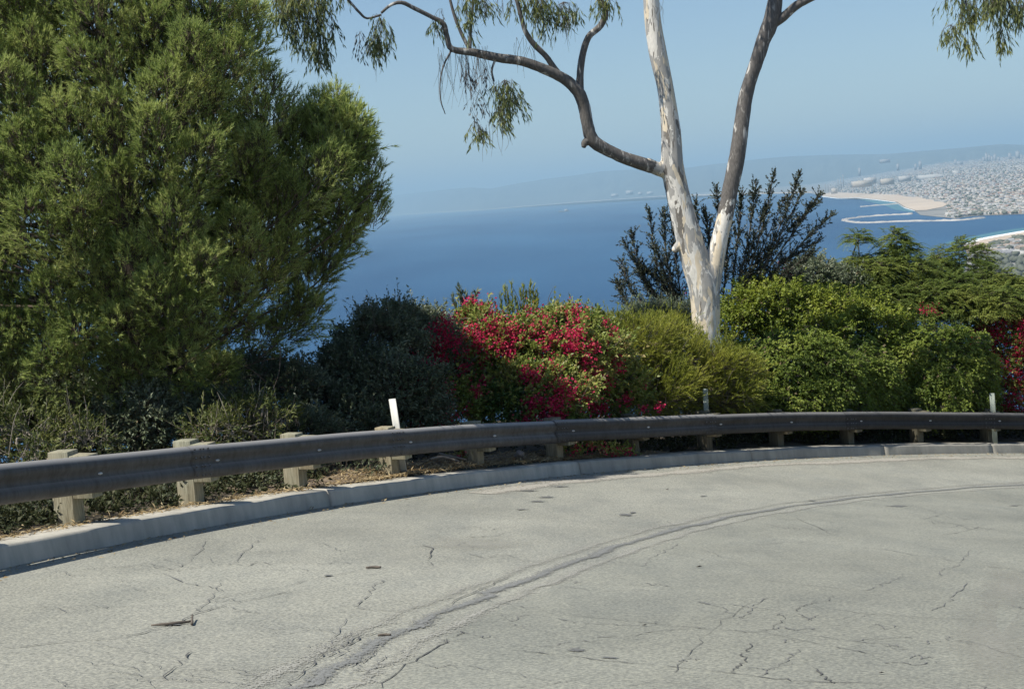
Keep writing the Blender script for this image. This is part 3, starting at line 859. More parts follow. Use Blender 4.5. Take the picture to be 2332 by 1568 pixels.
def sample_lobes(lob, n, depth=.3, low=-.35, lump=.12, back=.5, holes=.0):
    w = np.array([r[0] * r[2] + r[1] * r[2] + r[0] * r[1] for _, r in lob]); cnt = (n * w / w.sum()).astype(int) + 1
    P, U = [], []
    for (c, r), m in zip(lob, cnt):
        u = norm(rng.standard_normal((int(m * 2.6) + 20, 3)))
        keep = (u[:, 2] > low) | (rng.random(len(u)) < .25)
        keep &= (u[:, 1] < .25) | (rng.random(len(u)) < back)
        u = u[keep][:m]
        ph = rng.uniform(0, 6.28, 6)
        lum = 1 + lump * (np.sin(5 * u[:, 0] + ph[0]) * np.sin(6 * u[:, 2] + ph[1]) + .7 * np.sin(11 * u[:, 0] + ph[2]) * np.sin(10 * u[:, 2] + 7 * u[:, 1] + ph[3]))
        rad = (1 - depth * rng.random(len(u)) ** 1.6) * lum
        P.append(c + u * r * rad[:, None]); U.append(norm(u / r))
    P = np.concatenate(P); U = np.concatenate(U)
    if holes:
        ho = np.sin(4.6 * P[:, 0] + 1) * np.sin(4.1 * P[:, 1] + .5) * np.sin(5.2 * P[:, 2] + 2) + .7 * np.sin(9.7 * P[:, 0] + 3 * P[:, 2]) * np.sin(10.3 * P[:, 2] + 2 * P[:, 1])
        k = (ho > -.18) | (rng.random(len(P)) > holes); P, U = P[k], U[k]
    # drop sprigs buried deep inside a neighbouring lobe
    inside = np.zeros(len(P), bool)
    for c, r in lob:
        inside |= (((P - c) / r) ** 2).sum(1) < .22
    return P[~inside], U[~inside]

def bush(name, label, cat, lobes, n, mat, leaf, up=.5, depth=.3, rand=.4, stem=None, group=None, lump=.12, low=-.35, back=.5, stems=6, part="foliage", twig=True, inner=.45, stray=.07, dead=.05):
    lob = lobes_world(lobes)
    base = np.mean([c - np.array([0, 0, r[2]]) for c, r in lob], 0)
    root = empty(name, base); tag(root, label, cat, group)
    P, U = sample_lobes(lob, n, depth, low, lump * 1.35, back, .93)
    if inner:
        P2, U2 = sample_lobes(lob, int(n * inner), .75, -1, lump, .6); P = np.concatenate([P, P2]); U = np.concatenate([U, U2])
    D = U + rand * rng.standard_normal(U.shape); D[:, 2] += up; D = norm(D)
    lv = Leaves()
    ln = leaf.get('len', .15) * rng.uniform(.6, 1.3, len(P)) * np.where(rng.random(len(P)) < stray, 2.0, 1.0)
    sprig(lv, P, D, ln, leaf['n'], leaf['L'], leaf['W'], leaf.get('angle', 1.0), leaf.get('grav', 0), leaf.get('droop', 0), leaf.get('kind', 'blade'), upn=leaf.get('upn', .6), curl=leaf.get('curl', .15))
    o = lv.build(part, mat, root)
    if dead:
        q = rng.choice(len(P), int(len(P) * dead), replace=False); lv2 = Leaves()
        sprig(lv2, P[q], norm(D[q] + .5 * rng.standard_normal((len(q), 3))), ln[q] * 1.1, max(4, leaf['n'] // 2), leaf['L'] * .9, leaf['W'] * .8, 1.0, .2, .3)
        lv2.build("dry_leaves", M['dry_leaf'], root)
    tb = Tubes()
    if twig:
        k = rng.random(len(P)) < .5
        g = np.zeros((k.sum(), 3)); g[:, 2] = -leaf.get('grav', 0) * ln[k]
        tb.twigs(P[k] - D[k] * ln[k][:, None] * .6, P[k] + D[k] * ln[k][:, None] * .9 + g, np.full(k.sum(), .004), np.full(k.sum(), .0015))
    for q in range(stems):
        c, r = lob[q % len(lob)]
        tip = c + r * norm(rng.standard_normal(3)) * .75
        b0 = base + np.array([rng.uniform(-.3, .3), rng.uniform(-.2, .2), -.2])
        mid = (b0 + tip) / 2 + rng.standard_normal(3) * .12
        tb.add([b0, mid, tip], [.025, .016, .006], sides=5, sub=4)
    if stray:
        lv3 = Leaves()
        for q in rng.choice(len(P), 22, replace=False):
            d = norm(D[q] + np.array([rng.normal(0, .4), rng.normal(0, .3), rng.uniform(.2, 1.0)])); L_ = rng.uniform(.22, .5)
            a_ = P[q]; b_ = a_ + d * L_ + rng.standard_normal(3) * .04
            tb.add([a_ - d * .1, (a_ + b_) / 2 + rng.standard_normal(3) * .02, b_], [.006, .005, .002], sides=4, sub=3, cap=False)
            sprig(lv3, a_[None], d[None], np.array([L_]), int(rng.integers(4, 14)), leaf['L'], leaf['W'], .9, tmin=.3, kind=leaf.get('kind', 'blade'))
        lv3.build("stray_shoots", mat, root)
    if tb.V: tb.build("stems", stem or M['twig'], root)
    return root, lob

def front_on(lob, px, py, Yd):
    """nearest point where the sight ray through a pixel meets the lobes"""
    r = ray(px, py); best = None
    for c, q in lob:
        a = ((r / q) ** 2).sum(); b = -2 * ((r * c) / q ** 2).sum(); cc = ((c / q) ** 2).sum() - 1
        dsc = b * b - 4 * a * cc
        if dsc > 0:
            t = (-b - math.sqrt(dsc)) / (2 * a)
            if best is None or t < best: best = t
    return r * best if best else at(px, py, Yd)

def flower_patch(lv, centre, rad, n, size=.045):
    P = centre + rng.standard_normal((n, 3)) * np.array([rad, rad * .6, rad]) * .55
    D = norm(rng.standard_normal((n, 3)) + np.array([0, -.5, .2])); N = norm(rng.standard_normal((n, 3)) + np.array([-.5, -.6, .8]))
    lv.blades(P, D, N, size * rng.uniform(.7, 1.2, n), size * .85 * rng.uniform(.7, 1.1, n), .1)

# ------------------------------------------------------------------ eucalyptus
EY = 26.6
def pts(lst, Y=EY):
    """(px, py, width px [, depth offset]) -> world points and radii"""
    P, r = [], []
    for q in lst:
        y = Y + (q[3] if len(q) > 3 else 0)
        P.append(at(q[0], q[1], y)); r.append(q[2] / 2 * y / F)
    return np.array(P), np.array(r)
euc = empty("eucalyptus_tree", at(1607, 960, EY))
tag(euc, "tall forked gum tree with mottled white bark behind the guardrail", "tree")
tt = Tubes()
trunk_l = [(1603, 1010, 92), (1606, 900, 76), (1607, 770, 66), (1607, 710, 66), (1603, 655, 70), (1588, 610, 66), (1570, 545, 62), (1553, 480, 56), (1541, 430, 54), (1531, 375, 52), (1528, 300, 45), (1516, 205, 38), (1499, 125, 41), (1487, 50, 38), (1481, -30, 36), (1470, -160, 33), (1490, -330, 26), (1480, -500, 18)]
P, r = pts(trunk_l); tt.add(P, r, sides=14, sub=5, wob=.008)
trunk_r = [(1608, 680, 56, .02), (1624, 610, 48, .02), (1640, 540, 38, .03), (1652, 490, 37, .05), (1664, 425, 34, .08), (1672, 388, 31, .09)]
P, r = pts(trunk_r); tt.add(P, r, sides=12, sub=5, wob=.008)
#P, r = pts([(1752, 60, 24, .2), (1785, 38, 20, .15), (1815, 12, 19, .1), (1855, -8, 17, 0), (1930, -40, 14, -.3), (2050, -90, 11, -.8), (2180, -70, 7, -1.4)]); tt.add(P, r, sides=9, sub=4, wob=.01)
P, r = pts([(1540, 388, 30), (1512, 388, 34, -.02), (1480, 378, 30, -.1), (1455, 370, 26, -.15)]); tt.add(P, r, sides=9, sub=4, wob=.012)
P, r = pts([(1487, 372, 16, -.1), (1478, 366, 14, -.14), (1470, 365, 8, -.16)]); tt.add(P, r, sides=7, sub=2)
P, r = pts([(1548, 556, 20, -.05), (1538, 566, 17, -.08), (1534, 574, 10, -.09)]); tt.add(P, r, sides=8, sub=2)
trunk = tt.build("trunk", M['bark'], euc)
rm = trunk.modifiers.new("remesh", 'REMESH'); rm.mode = 'VOXEL'; rm.voxel_size = .022; rm.use_smooth_shade = True
sm = trunk.modifiers.new("smooth", 'SMOOTH'); sm.iterations = 4; sm.factor = .5
lb = Tubes()
def limb(lst, sides=7):
    t = Tubes(); P, r = pts(lst); t.add(P, r, sides=sides, sub=4, wob=.03); return t.build("limb", M['grey_bark'], euc)
limb([(1634, 565, 14, .03), (1641, 535, 30, .03), (1652, 490, 36, .05), (1664, 425, 36, .08), (1679, 355, 36, .1), (1690, 270, 33, .15), (1702, 205, 31, .2), (1720, 150, 30, .2), (1738, 95, 32, .2), (1757, 45, 37, .2), (1766, -10, 32, .2), (1768, -120, 26, .3), (1790, -300, 18, .4)], 14)
limb([(1752, 60, 24, .2), (1785, 38, 20, .15), (1815, 12, 19, .1), (1855, -8, 17, 0), (1930, -40, 14, -.3), (2050, -90, 11, -.8), (2180, -70, 7, -1.4)], 10)
limb([(1500, 384, 24, -.05), (1480, 378, 31, -.1), (1440, 366, 29, -.2), (1400, 350, 28, -.3), (1352, 322, 30, -.4), (1338, 285, 28, -.4), (1331, 245, 28, -.4), (1316, 208, 28, -.45), (1285, 180, 25, -.5), (1240, 158, 23, -.6), (1190, 140, 21, -.7), (1130, 131, 20, -.8), (1080, 120, 18, -.9), (1030, 112, 14, -1.0), (1018, 85, 12, -1.0), (1010, 55, 12, -1.05), (985, 40, 10, -1.1), (945, 20, 9.5, -1.2), (915, 6, 9, -1.3), (890, 12, 7, -1.3), (868, 30, 6, -1.3)], 12)
limb([(1342, 318, 22, -.4), (1332, 326, 17, -.45), (1329, 336, 9, -.47)])
limb([(1320, 212, 20, -.42), (1321, 175, 17, -.4), (1326, 130, 16, -.4), (1340, 85, 15, -.4), (1368, 58, 15, -.4), (1379, 25, 14, -.45), (1362, -5, 12, -.5), (1330, -60, 10, -.6)])
limb([(1285, 184, 16, -.5), (1262, 155, 14, -.5), (1243, 128, 13, -.55), (1215, 100, 13, -.6), (1196, 70, 11, -.65), (1186, 35, 10, -.7), (1172, -15, 9, -.75), (1150, -80, 7, -.9)])
limb([(1072, 118, 9, -.9), (1050, 75, 8, -.9), (1033, 30, 7, -.9), (1020, -20, 6, -.9)])
limb([(1070, 118, 8, -.9), (1072, 70, 6, -.88), (1076, 20, 6, -.88), (1082, -30, 5, -.9)])
limb([(780, -15, 6, -1.6), (800, 8, 6, -1.5), (818, 28, 6, -1.45), (836, 42, 5, -1.4), (868, 34, 5, -1.3)])
limb([(1028, 115, 5, -1), (1010, 150, 4, -1), (1002, 190, 3, -1), (1004, 230, 3, -1), (1014, 260, 2, -1)], 5)
limb([(1130, 131, 6, -.8), (1120, 160, 5, -.85), (1125, 185, 4, -.9)], 5)
limb([(780, -15, 8, -1.6), (740, -30, 7, -1.7), (690, -20, 6, -1.8), (650, -5, 5, -1.9)], 6)
limb([(2180, -70, 7, -1.4), (2240, -40, 6, -1.6), (2290, -10, 5, -1.8), (2300, 20, 4, -1.8)], 6)
limb([(2180, -70, 6, -1.4), (2190, -20, 5, -1.5), (2195, 30, 4, -1.5)], 5)
# drooping leaf clusters
gl = Leaves(); gg = Leaves(); tw = Tubes()
def hang(lv, px, py, rx, ry, n, Yo, spread=.5, L=.13, leaves=7):
    """strands hanging from the upper part of an ellipse in the picture"""
    a = rng.uniform(0, 2 * np.pi, n); q = np.sqrt(rng.random(n))
    k = (EY + Yo) / F
    c = at(px, py, EY + Yo)
    P0 = c + np.stack([rx * k * np.cos(a) * q, rx * k * .7 * rng.standard_normal(n) * .6, ry * k * np.sin(a) * q + ry * k * .15], -1)
    D = norm(np.stack([rng.standard_normal(n) * spread, rng.standard_normal(n) * spread, -np.ones(n)], -1))
    ln = rng.uniform(.12, .32, n)
    sprig(lv, P0, D, ln, leaves, L, .020, .45, .2, .55, 'blade', upn=0.0, curl=.1)
    tw.twigs(P0, P0 + D * ln[:, None] - np.array([0, 0, 1]) * ln[:, None] * .15, np.full(n, .003), np.full(n, .001))
    up_ = c + np.array([0, 0, ry * k * .9])
    kk = rng.random(n) < .35
    tw.twigs(np.repeat(up_[None], kk.sum(), 0), P0[kk], np.full(kk.sum(), .004), np.full(kk.sum(), .002))
for q in [(690, 50, 50, 60, 150, -1.8), (730, 60, 40, 60, 90, -1.7), (650, 10, 45, 40, 90, -1.9), (730, 115, 22, 25, 45, -1.7), (700, -20, 90, 30, 120, -1.8),
          (868, 75, 26, 38, 60, -1.3), (855, 100, 16, 20, 22, -1.3), (1150, 205, 36, 24, 75, -.9), (1165, 235, 26, 20, 40, -.9), (1145, 260, 20, 22, 34, -.9), (1085, 292, 16, 16, 24, -.9),
          (1236, 30, 20, 36, 50, -.7), (1285, 25, 36, 22, 60, -.65), (1210, 0, 50, 22, 70, -.7), (1080, 0, 40, 30, 60, -.9), (1060, 40, 20, 28, 24, -.9), (1375, 5, 34, 18, 34, -.5), (990, 50, 12, 12, 12, -1.1),
          (2285, 10, 50, 36, 130, -1.8), (2200, 25, 28, 26, 60, -1.5), (2165, 70, 22, 14, 30, -1.5), (2205, 90, 14, 18, 22, -1.5), (2280, 85, 14, 24, 30, -1.8), (2240, -20, 80, 30, 110, -1.6), (2320, 20, 20, 30, 30, -1.8)]:
    hang(gl, *q)
for q in [(822, 100, 16, 30, 14, -1.35), (1095, 250, 22, 50, 22, -.95), (1070, 170, 12, 30, 18, -.9), (1110, 165, 14, 16, 12, -.9), (1000, 40, 14, 20, 8, -1.05)]:
    hang(gg, *q, .5, .09, 5)
# bare hanging twigs
for (px, py, n, ln, w) in [(1030, 130, 26, .9, 60), (1080, 130, 34, .9, 50), (1200, 110, 14, .5, 50), (1290, 60, 10, .45, 40), (860, 110, 6, .6, 20), (1130, 300, 10, .5, 40), (1500, 20, 10, .3, 26), (1120, 20, 20, .4, 60)]:
    for q in range(n):
        a = at(px + rng.uniform(-w, w) * .6, py - rng.uniform(0, 30), EY - .95)
        d = np.array([rng.normal(-.05, .18), rng.normal(0, .15), -1]) * ln * rng.uniform(.5, 1.1)
        tw.add([a, a + d * .5 + rng.standard_normal(3) * .03, a + d], [.0035, .0028, .0015], sides=3, sub=3, cap=False)
# upper crown, above the picture, that shades the bank on the right
for q in range(9):
    ts = rng.uniform(15.5, 28); tgt = W(ts, rng.uniform(-.35, .15), .3); h = rng.uniform(11, 14)
    c = tgt + np.array(SUN_DIR) / SUN_DIR.z * h
    if c[2] < (456 + 90) / F * c[1]: continue
    n = 140; tan_ = W(ts + .1, 0) - W(ts, 0); tan_ /= np.linalg.norm(tan_); P0 = c + tan_ * rng.standard_normal((n, 1)) * .85 + rng.standard_normal((n, 3)) * np.array([.2, .2, .22]); D = norm(np.stack([rng.standard_normal(n) * .4, rng.standard_normal(n) * .4, -np.ones(n)], -1)); ln = rng.uniform(.15, .35, n)
    sprig(gl, P0, D, ln, 7, .14, .024, .5, .2, .5, upn=0.0)
    top = at(1768, -120, EY + .3)
    lt = Tubes(); lt.add([top, (top + c) / 2 + np.array([0, 0, .5]), c], [.06, .04, .015], sides=5, sub=4); lt.build("limb", M['grey_bark'], euc)
gl.build("leaves", M['gum_leaf'], euc); gg.build("dry_leaves", M['gum_leaf_grey'], euc); o = tw.build("twigs", M['twig'], euc); o["kind"] = "stuff"

# ------------------------------------------------------------------ pine
pine = empty("pine_tree", at(330, 1010, 19.4))
tag(pine, "large bushy pine tree filling the left side of the picture", "tree")
PO = np.array([(-420, -330), (200, -330), (330, -200), (490, -60), (590, -8), (618, 60), (640, 130), (655, 190), (672, 232), (690, 215), (700, 190), (722, 225), (760, 240), (795, 205), (825, 245), (862, 285), (893, 345), (880, 395), (845, 440), (866, 470), (852, 545), (800, 620), (768, 650), (735, 690), (700, 755), (640, 790), (560, 840), (440, 950), (260, 990), (60, 985), (-420, 985)], float)
def inside_poly(p):
    x, y = p; c = False; n = len(PO)
    for i in range(n):
        x1_, y1_ = PO[i]; x2_, y2_ = PO[i - 1]
        if (y1_ > y) != (y2_ > y) and x < (x2_ - x1_) * (y - y1_) / (y2_ - y1_) + x1_: c = not c
    return c
def edge_dist(p):
    p = np.array(p); A = PO; B = np.roll(PO, -1, 0); d = B - A
    t = np.clip(((p - A) * d).sum(1) / (d ** 2).sum(1), 0, 1)
    return np.linalg.norm(A + d * t[:, None] - p, axis=1).min()
PYC = 19.4
def pyc(px): return float(np.interp(px, [-420, 100, 400, 600, 900], [19.4, 19.4, 19.5, 19.6, 19.7]))
pt = Tubes()
P, r = pts([(345, 1080, 74), (340, 960, 66), (325, 800, 58), (300, 600, 50), (270, 380, 40), (240, 150, 30), (215, -100, 20), (200, -280, 10)], PYC)
pt.add(P, r, sides=10, sub=5, wob=.04); pt.build("trunk", M['pine_bark'], pine)
trP = catmull(P, 12)
nl = Leaves(); ptw = Tubes(); boughs = []
tries = 0
# lobes the photo shows standing proud on the sunlit side
SHOW = [(672, 300, 0), (700, 275, .2), (775, 285, .3), (812, 345, .2), (830, 400, .1), (800, 505, .1), (770, 565, 0), (715, 640, .1), (668, 700, 0), (745, 250, .25), (845, 470, .2), (690, 728, .1), (640, 752, .1), (600, 770, 0), (735, 600, -.1)]
for px, py, dy in SHOW: boughs.append((px, py, pyc(px) + dy, .72))
def crown_half(px, py, e):
    """half depth of the crown: a rounded cone about the trunk"""
    R = np.interp(py, [-330, -100, 100, 300, 500, 700, 985], [.5, 1.0, 1.55, 2.1, 2.45, 2.2, 1.6])
    u = (px - 230) / np.interp(py, [-330, 200, 500, 985], [520, 640, 720, 760])
    k = math.sqrt(max(.02, 1 - min(1, u * u)))
    if px > 440: k *= np.interp(px, [440, 620], [1, .5])
    if px > 480 and py > 520: k *= np.interp(py, [520, 900], [1, .7])
    return R * k * min(1, .35 + e / 160.0) + .12
front = [(q[0], q[1]) for q in boughs]
while tries < 9000:                      # sunlit outer shell, spaced so that dark gaps stay between the tufts
    tries += 1
    p = (rng.uniform(-420, 900), rng.uniform(-330, 985))
    if not inside_poly(p): continue
    e = edge_dist(p)
    if e < (48 if p[0] > 500 else 24): continue
    sp_c = 84 if p[1] < 640 else 78
    if min((p[0] - q[0]) ** 2 + ((p[1] - q[1]) * .8) ** 2 for q in front) < sp_c ** 2: continue
    front.append(p); h = crown_half(p[0], p[1], e)
    boughs.append((p[0], p[1], pyc(p[0]) - h * rng.uniform(.72, 1.0), .85 if e < 60 else 1.05))
nf = len(boughs)
while len(boughs) < nf + 620:
    p = (rng.uniform(-420, 900), rng.uniform(-330, 985))
    if not inside_poly(p): continue
    e = edge_dist(p)
    if e < (60 if p[0] > 500 else 30): continue
    h = crown_half(p[0], p[1], e)
    if p[0] < -60 and rng.random() < .5: continue
    if p[0] > 420 and p[1] < 330: h = min(h, .3)
    boughs.append((p[0], p[1], pyc(p[0]) + h * rng.uniform(-.12, 1.0 if p[0] < 250 else .45 if p[0] < 420 else .15), .95))
nb = 0
for (px, py, y, sc_) in boughs:
    c = at(px, py, y)
    k_ = np.argmin(np.abs(trP[:, 2] - (c[2] - .9))); tb_ = trP[k_]
    out = c - tb_; out[2] = 0; out = norm(out)
    low_ = np.clip((py - 560) / 300, 0, 1)
    ax = norm(out * (.55 + .5 * low_) + np.array([0, 0, 1.0 - .55 * low_]) + rng.standard_normal(3) * .22)
    nb += 1
    fr_ = nb <= nf
    if fr_: Lb = rng.uniform(.62, .95) * sc_; Rb = rng.uniform(.27, .38) * sc_
    else: Lb = rng.uniform(.6, .95) * sc_; Rb = rng.uniform(.36, .5) * sc_
    c0 = c - ax * Lb * .5
    n = int((210 if fr_ else 46) * sc_)
    t = rng.random(n) ** .75
    ref = np.array([0, 0, 1.]) if abs(ax[2]) < .9 else np.array([1., 0, 0])
    A = norm(np.cross(ax, ref)); B = np.cross(ax, A)
    ph = rng.uniform(0, 2 * np.pi, n)
    radial = A[None] * np.cos(ph)[:, None] + B[None] * np.sin(ph)[:, None]
    prof_ = np.sin(np.clip(t * .78 + .22, 0, 1) * np.pi) ** .7 * .9 + .10
    lump_ = 1 + .22 * np.sin(3 * ph + 6 * t + nb) 
    rad = Rb * prof_ * lump_ * np.sqrt(rng.uniform(.35 if fr_ else .05, 1.0, n))
    P0 = c0 + ax * (Lb * t)[:, None] + radial * rad[:, None]
    D = norm(ax * .55 + radial * (.85 - .45 * t)[:, None] + np.array([0, 0, .35]) + rng.standard_normal((n, 3)) * .25)
    ln = rng.uniform(.10, .19, n) * np.where(rng.random(n) < .06, 1.7, 1)
    sprig(nl, P0, D, ln, 20 if fr_ else 17, .070 if fr_ else .10, .0105 if fr_ else .018, .7, 0, 0, 'needle', tmin=.1, jit=.25)
    ptw.twigs(P0 - D * .08, P0 + D * ln[:, None] * .8, np.full(n, .004), np.full(n, .0025))
    if rng.random() < .28:
        st_ = c0 + rng.standard_normal(3) * .03
        far = np.linalg.norm(st_ - tb_)
        mid = (tb_ + st_) / 2 + np.array([0, 0, -.12 * far]) + rng.standard_normal(3) * .08
        t2 = Tubes(); t2.add([tb_, mid, st_, c0 + ax * Lb * .7], [.035, .022, .012, .005], sides=5, sub=4); t2.build("limb", M['pine_bark'], pine)
nl.build("needles", M['pine'], pine)
# dead lower twigs
for q in range(90):
    p = at(rng.uniform(60, 640), rng.uniform(640, 960), PYC + rng.uniform(-1.6, .6))
    d = norm(np.array([rng.normal(.2, .8), rng.normal(-.3, .5), rng.normal(-.15, .4)])) * rng.uniform(.25, .7)
    ptw.add([p, p + d * .5 + rng.standard_normal(3) * .05, p + d], [.007, .005, .002], sides=4, sub=3, cap=False)
o = ptw.build("twigs", M['pine_bark'], pine); o["kind"] = "stuff"

# ------------------------------------------------------------------ shrubs and hedges
LF = dict
bush("dark_shrub", "dark green twiggy shrub left of the red bougainvillea", "shrub",
     [(870, 800, 21.4, 110, 95), (955, 770, 22.4, 80, 62), (800, 860, 20.6, 85, 75), (890, 900, 20.4, 120, 85), (985, 860, 22.0, 85, 110), (900, 735, 22, 50, 40), (950, 945, 20.6, 75, 55)], 8500, M['dark_leaf'], LF(n=9, L=.055, W=.024, len=.16, angle=.9), up=.5, rand=.6, depth=.45, lump=.16, stems=14)
bush("shaded_shrub", "low dark bush in the shade under the pine tree", "shrub",
     [(720, 895, 20.4, 125, 72), (610, 890, 19.8, 130, 68), (820, 900, 20.6, 80, 70), (760, 940, 20.0, 110, 60), (500, 960, 18.2, 110, 60), (330, 960, 17.8, 120, 80), (680, 985, 18.9, 120, 45), (820, 985, 19.6, 90, 50), (160, 930, 19.5, 190, 70), (-60, 930, 19.0, 160, 80), (420, 900, 20.4, 150, 60), (560, 860, 21.0, 110, 50)], 11500, M['dark_leaf'], LF(n=8, L=.06, W=.024, len=.15, angle=.9), up=.4, rand=.7, depth=.5, stems=12)
bush("scrub_bush", "sunlit yellow green scrub under the pine beside the second post", "shrub",
     [(570, 960, 17.6, 80, 44), (640, 965, 18.0, 50, 40), (480, 985, 17.0, 60, 36)], 560, M['scrub'], LF(n=9, L=.065, W=.016, len=.17, angle=.7), up=.8, rand=.6, depth=.5, stems=10, stem=M['dead_twig'])
bush("scrub_bush", "sunlit scrub at the left edge behind the guardrail", "shrub",
     [(60, 990, 16.0, 110, 60), (-60, 960, 15.8, 90, 70), (170, 1005, 16.0, 90, 40), (20, 1050, 15.4, 120, 40)], 650, M['scrub'], LF(n=10, L=.065, W=.016, len=.17, angle=.7), up=.6, rand=.7, depth=.5, stems=12, stem=M['dead_twig'])
bush("low_weeds", "low shaded weeds below the guardrail at the left", "weeds",
     [(60, 1165, 13.6, 90, 40, .4), (330, 1120, 15.0, 120, 45, .4), (560, 1085, 16.6, 90, 40, .4), (790, 1070, 18.0, 80, 38, .4)], 1500, M['dark_leaf'], LF(n=8, L=.05, W=.014, len=.14, angle=.8), up=.7, rand=.7, depth=.6, stems=6)

# bougainvillea ---------------------------------------------------
bl = [(1245, 815, 22.9, 150, 92), (1135, 800, 22.5, 95, 80), (1335, 850, 23.2, 100, 100), (1210, 900, 22.0, 130, 72), (1400, 890, 23.4, 70, 66), (1085, 742, 22.9, 50, 34), (1290, 752, 23.4, 90, 36), (1050, 850, 22.2, 60, 60), (1040, 930, 21.6, 70, 60)]
boug, blob = bush("bougainvillea", "large red flowering bougainvillea mound behind the middle posts", "shrub", bl, 8500, M['boug_leaf'], LF(n=9, L=.065, W=.036, len=.16, angle=.9), up=.45, rand=.55, depth=.4, lump=.15, stems=14)
fl = Leaves()
CL = [(1085, 705, 24), (1072, 690, 14), (1110, 715, 22), (1130, 760, 26), (1120, 740, 18), (1145, 790, 24), (1165, 785, 18), (1195, 735, 26), (1215, 725, 24), (1180, 765, 22), (1225, 755, 20), (1302, 708, 16), (1270, 715, 14), (1290, 760, 20), (1255, 770, 16), (1000, 845, 26), (990, 830, 14), (1025, 860, 22), (1018, 895, 18), (1020, 925, 22), (1022, 945, 18), (1012, 970, 14), (1050, 830, 18), (1060, 850, 16), (1105, 870, 14), (1085, 890, 14), (1200, 850, 18), (1220, 860, 20), (1250, 840, 20), (1240, 825, 14), (1275, 880, 22), (1290, 895, 22), (1265, 920, 22), (1240, 925, 24), (1215, 915, 16), (1210, 945, 22), (1190, 958, 16), (1245, 950, 16), (1270, 945, 18), (1325, 850, 18), (1340, 870, 22), (1355, 850, 16), (1330, 900, 24), (1350, 915, 20), (1325, 930, 16), (1370, 925, 14), (1335, 820, 16), (1310, 790, 16), (1405, 830, 16), (1395, 800, 14), (1395, 760, 16), (1370, 740, 14), (1425, 910, 12), (1500, 925, 8), (1465, 930, 8), (1320, 760, 16), (1160, 820, 14), (1075, 760, 20), (1050, 720, 18), (1330, 720, 14), (1230, 790, 14), (1380, 870, 14), (1040, 770, 22), (1030, 800, 20), (1060, 745, 20), (1055, 800, 18), (1150, 750, 24), (1240, 735, 22), (1320, 735, 18), (985, 815, 18), (1090, 780, 20), (1100, 815, 18), (1290, 790, 18), (1350, 790, 16)]
for px, py, r_ in CL:
    c = front_on(blob, px, py, 23) + np.array([0, -.06, 0])
    flower_patch(fl, c, r_ * c[1] / F * 1.12, int(r_ * 7.5), .043)
for k in range(60):
    c_, r3 = blob[rng.integers(len(blob))]
    u = norm(rng.standard_normal(3)); u[1] = -abs(u[1]); u[2] = abs(u[2]) * .8
    flower_patch(fl, c_ + u * r3 * 1.02, .08, 22, .040)
fo = fl.build("flowers", M['bract'], boug)
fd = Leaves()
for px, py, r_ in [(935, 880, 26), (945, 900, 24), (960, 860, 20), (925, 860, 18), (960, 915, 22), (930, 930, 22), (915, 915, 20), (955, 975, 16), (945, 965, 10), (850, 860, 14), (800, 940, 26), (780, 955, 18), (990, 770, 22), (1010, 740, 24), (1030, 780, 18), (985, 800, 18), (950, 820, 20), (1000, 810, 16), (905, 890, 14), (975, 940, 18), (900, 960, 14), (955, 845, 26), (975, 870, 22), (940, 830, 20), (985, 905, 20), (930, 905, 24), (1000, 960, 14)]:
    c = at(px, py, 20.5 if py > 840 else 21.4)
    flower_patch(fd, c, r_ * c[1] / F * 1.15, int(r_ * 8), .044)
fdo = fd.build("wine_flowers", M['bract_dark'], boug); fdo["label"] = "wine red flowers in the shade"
lg = Leaves()
lob_g = lobes_world([(1150, 925, 21.6, 55, 48), (1175, 885, 21.8, 45, 30)])
P, U = sample_lobes(lob_g, 520, .5)
D = norm(U + rng.standard_normal(U.shape) * .5 + np.array([0, 0, .2])); sprig(lg, P, D, .13, 8, .065, .028, .9, .1, .2)
lgo = lg.build("green_shoots", M['green_leaf'], boug)
# low flowering sprigs by the kerb
lo_l = Leaves(); lo_f = Leaves()
low_b = empty("low_bougainvillea", W(11.2, -.35, 0)); tag(low_b, "low red bougainvillea sprigs spilling over the kerb under the rail", "shrub")
for px, py, Y in [(1310, 1028, 21.3), (1345, 1020, 21.6), (1375, 1022, 21.7), (1430, 1026, 22.2), (1275, 1012, 21.5), (1060, 1038, 19.7), (1400, 1030, 22)]:
    c = at(px, py, Y)
    n = 26
    P0 = c + rng.standard_normal((n, 3)) * np.array([.10, .06, .04]); D = norm(rng.standard_normal((n, 3)) * .6 + np.array([0, -.1, .7]))
    sprig(lo_l, P0, D, .12, 6, .05, .024, .9); flower_patch(lo_f, c + np.array([0, -.03, .02]), .085, 46, .036)
lo_l.build("foliage", M['boug_leaf'], low_b); lo_f.build("flowers", M['bract'], low_b)

# weeds standing above the bougainvillea
def shoots(name, label, spots, mat, L, W_, n, ang, Y, h, cat="plant", wob=.06):
    root = empty(name, at(spots[0][0], 740, Y)); tag(root, label, cat)
    lv = Leaves(); tb = Tubes()
    for px, py, lean in spots:
        tip = at(px, py, Y); b = tip + np.array([lean, 0, -h])
        mid = (tip + b) / 2 + np.array([rng.normal(0, wob), 0, 0])
        tb.add([b, mid, tip], [.008, .006, .002], sides=4, sub=4)
        d = norm((tip - b))[None]; sprig(lv, b[None], d, np.array([h]), n, L, W_, ang, tmin=.3, jit=.3)
    lv.build("foliage", mat, root); tb.build("stems", M['twig'], root)
shoots("tall_weed", "dark upright leafy shoots above the bougainvillea's left end", [(1045, 655, .1), (1060, 668, .0), (1075, 665, -.1), (1088, 660, -.2), (1030, 675, .15), (1050, 680, .02)], M['dark_leaf'], .13, .03, 44, .5, 24.0, .55)
